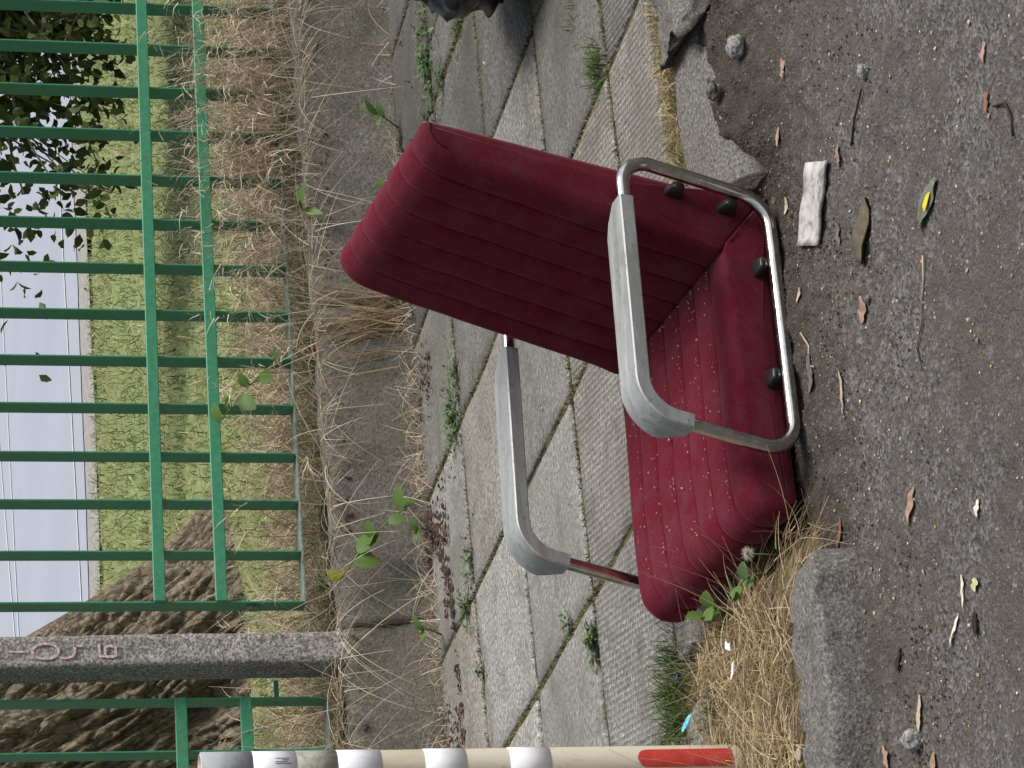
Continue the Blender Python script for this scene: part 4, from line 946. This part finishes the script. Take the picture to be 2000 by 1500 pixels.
# ------------------------------------------------------------------ litter
def gz(x, y): return float(road_z(np.array([x]), np.array([y]))[0])
def ribbon(name, pts, wd, thick, mat, label, cat, curl=.004, wob=.06, taper=None, group=None, sdir=None):
    """flat piece of litter lying along a ground polyline (x, y), with real thickness and a curled surface"""
    P = np.array(pts, float); n = 14; s = np.linspace(0, 1, n); d = np.r_[0, np.cumsum(np.linalg.norm(np.diff(P, axis=0), axis=1))]; d /= d[-1]
    C = np.stack([np.interp(s, d, P[:, k]) for k in (0, 1)], -1); T = np.gradient(C, axis=0); T /= np.linalg.norm(T, axis=1)[:, None]; S = np.stack([-T[:, 1], T[:, 0]], -1) if sdir is None else np.tile(np.array(sdir) / np.linalg.norm(sdir), (n, 1)); V = []; m_ = 7
    for layer in (1, 0):
        for i in range(n):
            hw0 = wd / 2 * (taper(s[i]) if taper else 1)
            for j in range(m_):
                v = 2 * j / (m_ - 1) - 1; hw = hw0 * (1 + 2.2 * wob * float(fbm(np.array([[pts[0][0] * 31 + s[i] * 5, pts[0][1] * 17 + (3.3 if v > 0 else 0), 0.]]), 3)[0])); x, y = C[i] + S[i] * hw * v
                z = gz(C[i][0], C[i][1]) + .0022 + curl * (v * v) + curl * .6 * math.sin(7 * s[i] + 3 * v) + thick * layer + .0012
                V.append((x, y, z))
    g = grid_q(n, m_); F = g.tolist() + (g + n * m_)[:, ::-1].tolist()
    ring = [i * m_ for i in range(n)] + [(n - 1) * m_ + k for k in range(1, m_)] + [i * m_ + m_ - 1 for i in range(n - 2, -1, -1)] + [k for k in range(m_ - 2, 0, -1)]
    F += [[ring[k], ring[(k + 1) % len(ring)], ring[(k + 1) % len(ring)] + n * m_, ring[k] + n * m_] for k in range(len(ring))]
    return tag(poly(name, V, F, mat, None, True), label, cat, group)
m = Mat('dirty_paper', .85, .2); n1 = m.noise(38, 6, .7); n2 = m.noise(12, 4, .6); m.color(m.mix(m.gray(n2, .5, .68, 0, .5), m.ramp(n1, [(.36, (.18, .165, .15)), (.5, (.40, .385, .375)), (.7, (.55, .54, .54))]), (.30, .27, .24))).bump(n1, .002, .5); MT['paper'] = m.m
o = ribbon('paper_strip', [(2.665, 4.399), (2.610, 4.448), (2.551, 4.507)], .112, .006, MT['paper'], 'flattened dirty white paper packet lying on the asphalt by the chair', 'litter', .004, .010, sdir=(.05, .0915))
lensf = lambda t: max(.05, math.sin(math.pi * min(1, max(0, .04 + .93 * t)))) ** .8
MT['olive_leaf'] = plain('dry_olive_leaf', (.115, .098, .068), .85, .15, 0, .25, 60, .001)
MT['pink_leaf'] = plain('dry_pinkish_leaf', (.31, .20, .155), .85, .15, 0, .35, 70, .001)
MT['tan_leaf'] = plain('dry_tan_leaf', (.42, .33, .235), .85, .15, 0, .25, 70, .001)
MT['dark_leaf'] = plain('dark_rotten_leaf', (.035, .024, .018), .85, .2, 0, .4, 60, .001)
MT['grey_leaf'] = plain('grey_leaf', (.14, .125, .105), .85, .15, 0, .3, 60, .001)
MT['red_leaf'] = plain('russet_leaf', (.22, .10, .062), .8, .2, 0, .3, 60, .001)
MT['foil_green'] = plain('green_printed_foil', (.14, .16, .11), .5, .4, 0, .3, 50); MT['foil_yellow'] = plain('yellow_print', (.62, .50, .03), .6, .3, 0, .1, 50)
MT['lime'] = plain('pale_lime_leaf', (.42, .44, .23), .7, .2, 0, .2, 60); MT['pale'] = plain('bleached_bark', (.62, .58, .50), .8, .2, 0, .2, 60)
ribbon('dry_leaf', [(2.478, 4.205), (2.43, 4.235), (2.382, 4.270)], .062, .0015, MT['olive_leaf'], 'large pointed olive brown dry leaf next to the paper packet', 'leaf', .006, .02, lensf)
ribbon('foil_wrapper', [(2.328, 3.888), (2.316, 3.942), (2.304, 3.996)], .040, .001, MT['foil_green'], 'grey green scrap of wrapper with a yellow blot', 'litter', .004, .03, lensf)
wrap_o = bpy.data.objects['foil_wrapper']
V = [(2.316 + .008 * math.cos(t) - .005 * math.sin(t), 3.940 + .019 * math.sin(t) * (1 + .3 * math.sin(3 * t)), gz(2.316, 3.94) + .0085) for t in np.linspace(0, 6.28, 12, endpoint=False)]
poly('yellow_blot', np.array(V), [list(range(12))], MT['foil_yellow'], wrap_o)
L_ = [('pink_leaf', [(2.333, 4.295), (2.29, 4.315)], .042, 'flat pinkish leaf scrap on the asphalt below the seat, between chair and frame edge'),
      ('pink_leaf', [(1.925, 4.19), (1.87, 4.225)], .026, 'ragged pinkish leaf fragment out on the road below the seat front'),
      ('red_leaf', [(2.03, 4.555), (1.985, 4.59)], .022, 'russet curled leaf at the foot of the kerb end'),
      ('tan_leaf', [(1.612, 4.325), (1.59, 4.33), (1.553, 4.345)], .022, 'curved cream pod beside the largest grey pebble'),
      ('tan_leaf', [(2.262, 4.443), (2.235, 4.452), (2.19, 4.47)], .014, 'slim tan leaf with a thin tail below the chair tube'),
      ('tan_leaf', [(2.72, 4.622), (2.695, 4.645)], .024, 'small tan leaf at the rear corner of the chair frame'),
      ('pink_leaf', [(2.845, 4.575), (2.815, 4.598)], .02, 'pinkish sliver of leaf in front of the right kerb stone'),
      ('red_leaf', [(2.345, 3.65), (2.31, 3.655)], .026, 'russet leaf near the top right of the road'),
      ('pink_leaf', [(2.635, 4.29), (2.605, 4.315)], .024, 'pinkish forked leaf just above the paper packet'),
      ('pale', [(1.71, 4.055), (1.69, 4.065), (1.665, 4.085)], .014, 'grey white torn strip on the road beside the lime scrap'),
      ('lime', [(1.688, 4.015), (1.668, 4.025)], .036, 'crumpled pale lime leaf on the road'),
      ('pale', [(1.672, 4.12), (1.655, 4.140), (1.632, 4.165)], .010, 'thin cream splinter of bark on the road'),
      ('dark_leaf', [(1.64, 4.035), (1.608, 4.065)], .022, 'black rotten leaf on the road beside the cream splinter'),
      ('dark_leaf', [(1.715, 4.375), (1.68, 4.395)], .018, 'dark brown curled leaf on the road near the kerb'),
      ('lime', [(1.655, 4.575), (1.622, 4.588)], .026, 'pale green leaf at the foot of the left kerb near the frame edge'),
      ('pink_leaf', [(1.575, 4.465), (1.53, 4.46)], .026, 'pinkish leaf on the road at the frame edge, nearest the kerb'),
      ('pink_leaf', [(1.505, 4.305), (1.475, 4.32)], .024, 'pinkish leaf on the road at the frame edge, away from the kerb'),
      ('pale', [(1.79, 3.945), (1.765, 3.958)], .020, 'small folded cream scrap at the bottom edge of the road'),
      ('grey_leaf', [(2.365, 4.575), (2.34, 4.585), (2.30, 4.61)], .028, 'grey brown leaf lying against the chair tube'),
      ('grey_leaf', [(2.52, 4.365), (2.47, 4.37)], .024, 'grey flake beside the paper packet'),
      ('pink_leaf', [(2.95, 4.50), (2.91, 4.505)], .034, 'large crumbled pinkish leaf by the broken kerb'),
      ('pink_leaf', [(2.425, 3.63), (2.39, 3.64)], .022, 'torn pinkish leaf at the far top right of the road'),
      ('tan_leaf', [(2.515, 4.60), (2.49, 4.612)], .016, 'tan leaf curl lying under the bottom tube'),
      ('pink_leaf', [(1.895, 4.485), (1.872, 4.498)], .018, 'oval pinkish leaf touching the pale pebble by the kerb')]
for mt, pts, wd, lab in L_: ribbon('dry_leaf', pts, wd * .8, .0007, MT[mt], lab, 'leaf', wd * .035, .28, lensf, 'leaves and scraps littering the road')
def stone(x, y, r, label, mat, sq=.7, z=None, name='stone'):
    bm = bmesh.new(); bmesh.ops.create_icosphere(bm, subdivisions=4, radius=1); V = np.array([v.co for v in bm.verts]); F = [[v.index for v in f.verts] for f in bm.faces]; bm.free()
    V = V * (1 + .22 * fbm(V * 1.3 + x * 9, 3) + .05 * fbm(V * 5 + y, 2))[:, None]; V = np.array([x, y, (gz(x, y) if z is None else z) + r * sq * .62]) + V * r * np.array([1, .85, sq])
    return tag(poly(name, V, F, mat, None, True), label, 'stone', 'loose stones on the road')
stone(1.548, 4.362, .021, 'largest rounded grey pebble on the road by the frame edge', MT['pebble'], .8)
stone(1.893, 4.512, .013, 'pale speckled pebble at the left kerb foot', MT['pebble'], .8)
stone(1.915, 4.50, .012, 'grey pebble next to the pale speckled one', MT['pebble_dark'], .8)
stone(1.765, 4.52, .010, 'small grey stone at the middle of the left kerb foot', MT['pebble_dark'], .9)
stone(3.045, 4.612, .026, 'pale angular stone lying below the broken kerb', MT['pebble'], .7)
stone(2.68, 4.12, .014, 'small pale stone on the road at the upper right', MT['pebble'], .7)
stone(2.312, 4.268, .009, 'grey stone beside the pinkish scrap', MT['pebble_dark'], .8)
stone(3.00, 4.70, .020, 'dark stone set in the crumbling kerb, nearest the sound stone', MT['pebble_dark'], .6, -.022)
stone(1.63, 4.66, .014, 'tan pebble on the left kerb top at the frame edge', plain('tan_stone', (.30, .25, .19), .9, .2), .5, 0.)
def twig(pts, r, label, mt='dark_leaf'):
    P = np.array([(x, y, gz(x, y) + r + .002) for x, y in pts]); return tag(tube('twig', P, r, MT[mt], None, 6), label, 'twig', 'twigs on the road')
twig([(2.66, 4.145), (2.63, 4.20), (2.60, 4.235)], .0022, 'straight dark twig on the road at the upper right')
twig([(2.20, 4.02), (2.155, 4.045), (2.12, 4.075), (2.075, 4.07)], .002, 'bent thin twig on the open road', 'grey_leaf')
twig([(2.30, 3.62), (2.285, 3.585), (2.25, 3.57), (2.22, 3.575)], .0022, 'curved twig at the top right edge of the road')
twig([(2.42, 4.60), (2.38, 4.575), (2.35, 4.59), (2.33, 4.56)], .0018, 'pale dry root curling beside the chair tube', 'tan_leaf')
twig([(2.245, 3.99), (2.21, 4.01), (2.17, 4.04)], .0016, 'thin straw on the road near the wrapper', 'tan_leaf')
# coloured scraps and white bits in the hay
MT['blue'] = plain('blue_plastic', (.02, .16, .42), .4, .5, 0, .2); MT['cyan'] = plain('cyan_plastic', (.12, .52, .62), .4, .5, 0, .2); MT['white_scrap'] = plain('white_scrap', (.72, .72, .74), .6, .4, 0, .1)
def scrap(x, y, z, a, b, rot, mt, label, name='plastic_scrap'):
    n = 9; V = []; ang = np.sort(RNG.uniform(0, 6.28, n)); rr = RNG.uniform(.65, 1.1, n); tz = RNG.normal(0, .25, 2)
    for lay in (0, .0012):
        for t, r in zip(ang, rr):
            u, v = a / 2 * r * math.cos(t), b / 2 * r * math.sin(t); V.append((x + u * math.cos(rot) - v * math.sin(rot), y + u * math.sin(rot) + v * math.cos(rot), z + lay + u * tz[0] + v * tz[1] + RNG.normal(0, .0006)))
    F = [list(range(n)), list(range(n, 2 * n))[::-1]] + [[k, (k + 1) % n, n + (k + 1) % n, n + k] for k in range(n)]
    return tag(poly(name, V, F, MT[mt], None, False), label, 'litter', 'scraps of litter caught in the hay')
scrap(1.94, 5.09, .078, .024, .016, .6, 'blue', 'small blue plastic scrap in the hay')
scrap(1.825, 5.03, .088, .046, .015, -.9, 'cyan', 'bright cyan torn plastic strip in the hay by the striped pole')
scrap(1.885, 4.80, .064, .024, .018, .3, 'white_scrap', 'crumpled white scrap in the hay near the kerb')
scrap(1.835, 4.785, .064, .040, .010, -.6, 'white_scrap', 'white paper stub in the hay along the kerb')
scrap(3.04, 6.19, .004, .014, .012, .3, 'white_scrap', 'white scrap on the slab inside the far arm loop', 'paper_scrap')
scrap(4.36, 7.02, .010, .016, .016, .3, 'white_scrap', 'small white scrap at the top corner of the seat back', 'paper_scrap')
scrap(4.16, 6.42, .006, .012, .008, .3, 'white_scrap', 'tiny white speck on the slab below the rubbish bag', 'paper_scrap')

# crumbs: loose chips on road, slabs and seat (nobody could count them)
def chips(name, P, size, mat, flat=.35):
    n = len(P); size = np.broadcast_to(size, (n,))[:, None]; A = RNG.normal(size=(n, 3)); A[:, 2] *= .2; A /= np.linalg.norm(A, axis=1)[:, None]; B = np.cross(A, [0, 0, 1.]) + RNG.normal(0, .15, (n, 3)); B /= np.linalg.norm(B, axis=1)[:, None]; C = np.cross(A, B)
    C *= np.sign(C[:, 2:3] + 1e-9); asp = RNG.uniform(.35, .9, (n, 1))
    pts = [P - A * size, P - B * size * asp, P + A * size, P + B * size * asp, P + C * size * flat * 1.4 + A * size * .2]
    V = np.stack(pts, 1); b = np.arange(n)[:, None] * 5; tri = np.array([[0, 1, 4], [1, 2, 4], [2, 3, 4], [3, 0, 4]])
    me = bpy.data.meshes.new(name); Ft = (b[:, :, None] + tri[None]).reshape(-1, 3).astype(np.int32); Vv = V.reshape(-1, 3).astype(np.float32)
    me.vertices.add(len(Vv)); me.vertices.foreach_set('co', Vv.ravel()); me.loops.add(Ft.size); me.loops.foreach_set('vertex_index', Ft.ravel()); me.polygons.add(len(Ft)); me.polygons.foreach_set('loop_start', np.arange(0, Ft.size, 3, dtype=np.int32)); me.update(calc_edges=True)
    o = link(name, me, mat); o['kind'] = 'stuff'; return o
MT['gravel_bits'] = strand_material('gravel_bits', [(0, (.05, .045, .042)), (.4, (.105, .097, .09)), (.75, (.165, .157, .15)), (.96, (.22, .21, .205)), (1, (.42, .41, .40))], .9)
MT['soil_bits'] = strand_material('soil_clods', [(0, (.018, .014, .011)), (.6, (.06, .048, .038)), (1, (.12, .095, .07))], .95)
MT['husk'] = strand_material('yellow_husks', [(0, (.32, .24, .10)), (.6, (.55, .43, .16)), (1, (.60, .56, .42))], .8)
MT['leaf_bits'] = strand_material('leaf_crumbs', [(0, (.10, .06, .042)), (.4, (.20, .13, .095)), (.8, (.31, .22, .17)), (1, (.46, .38, .30))], .85)
def scatter(n, x0, x1, y0, y1, dens=None):
    x = RNG.uniform(x0, x1, n); y = RNG.uniform(y0, y1, n)
    if dens is not None: k = RNG.uniform(0, 1, n) < dens(x, y); x, y = x[k], y[k]
    return x, y
x, y = scatter(17000, 1.1, 3.4, 3.25, 4.74); sz = .0010 + .0012 * RNG.exponential(.7, len(x)).clip(0, 3.0); chips('road_grit', np.stack([x, y, road_z(x, y)], -1), sz, MT['gravel_bits'], .6)
x, y = scatter(9000, 1.5, 3.4, 3.9, 4.72, lambda x, y: np.clip((y - 3.95) * 1.3, .05, 1) * np.clip(.5 + fbm(np.stack([x * 5, y * 7, 0 * x], -1), 2), .05, 1)); chips('soil_clods', np.stack([x, y, road_z(x, y) + .001], -1), RNG.uniform(.0015, .0045, len(x)), MT['soil_bits'], .8)
x, y = scatter(560, 1.2, 3.4, 3.3, 4.6); chips('seed_husks', np.stack([x, y, road_z(x, y) + .0035], -1), RNG.uniform(.0015, .0036, len(x)), MT['husk'], .3)
x, y = scatter(300, 1.2, 3.4, 3.3, 4.72); chips('leaf_crumbs', np.stack([x, y, road_z(x, y) + .003], -1), RNG.uniform(.0015, .006, len(x)), MT['leaf_bits'], .3)
x, y = scatter(700, 1.5, 5.5, 5.2, 7.6); chips('pavement_crumbs', np.stack([x, y, 0 * x + .004], -1), RNG.uniform(.0012, .004, len(x)), MT['leaf_bits'], .3)
# dark rotted leaf clots along the pavement edge
x, y = scatter(5200, 2.3, 6, 7.36, 7.66, lambda x, y: np.clip(1.2 * fbm(np.stack([x * 4.5, y * 9, 0 * x], -1), 3) - .1, 0, 1)); chips('rotted_leaf_clots', np.stack([x, y, 0 * x + .006], -1), RNG.uniform(.004, .013, len(x)), strand_material('rotted_leaves', [(0, (.022, .013, .010)), (.7, (.055, .030, .022)), (1, (.11, .065, .045))], .9), .4)
# leaf litter and earth under the fence
x, y = scatter(6500, 2.4, 6, 7.70, 8.15); chips('fence_leaf_litter', np.stack([x, y, park_z(x, y) + RNG.uniform(0, .02, len(x)) + .03 * (y < 7.84)], -1), RNG.uniform(.004, .014, len(x)), strand_material('dark_litter', [(0, (.016, .010, .008)), (.6, (.05, .03, .02)), (1, (.13, .085, .055))], .9), .4)
# bits on the seat
n = 250; sx = RNG.uniform(XC + .01, XF - .03, n); seams = np.arange(1, 7) / 7 * (Y1c - Y0c) + Y0c; sy = np.where(RNG.uniform(0, 1, n) < .62, seams[RNG.integers(0, 6, n)] + RNG.normal(0, .004, n), RNG.uniform(Y0c + .04, Y1c - .02, n))
sx = np.where(RNG.uniform(0, 1, n) < .16, XC + .012 + np.abs(RNG.normal(0, .01, n)), sx)
dd = np.min(np.abs(sy[:, None] - seams[None]), axis=1); P = L(sx, sy, ST + .0095 + .004 * np.sin((sx - XC) / (XF - XC) * 3.1) - .006 * np.exp(-dd / .005))
chips('seat_crumbs', P, RNG.uniform(.0012, .0030, n), strand_material('seat_husks', [(0, (.22, .13, .075)), (.7, (.36, .24, .14)), (1, (.48, .40, .32))], .8), .4)
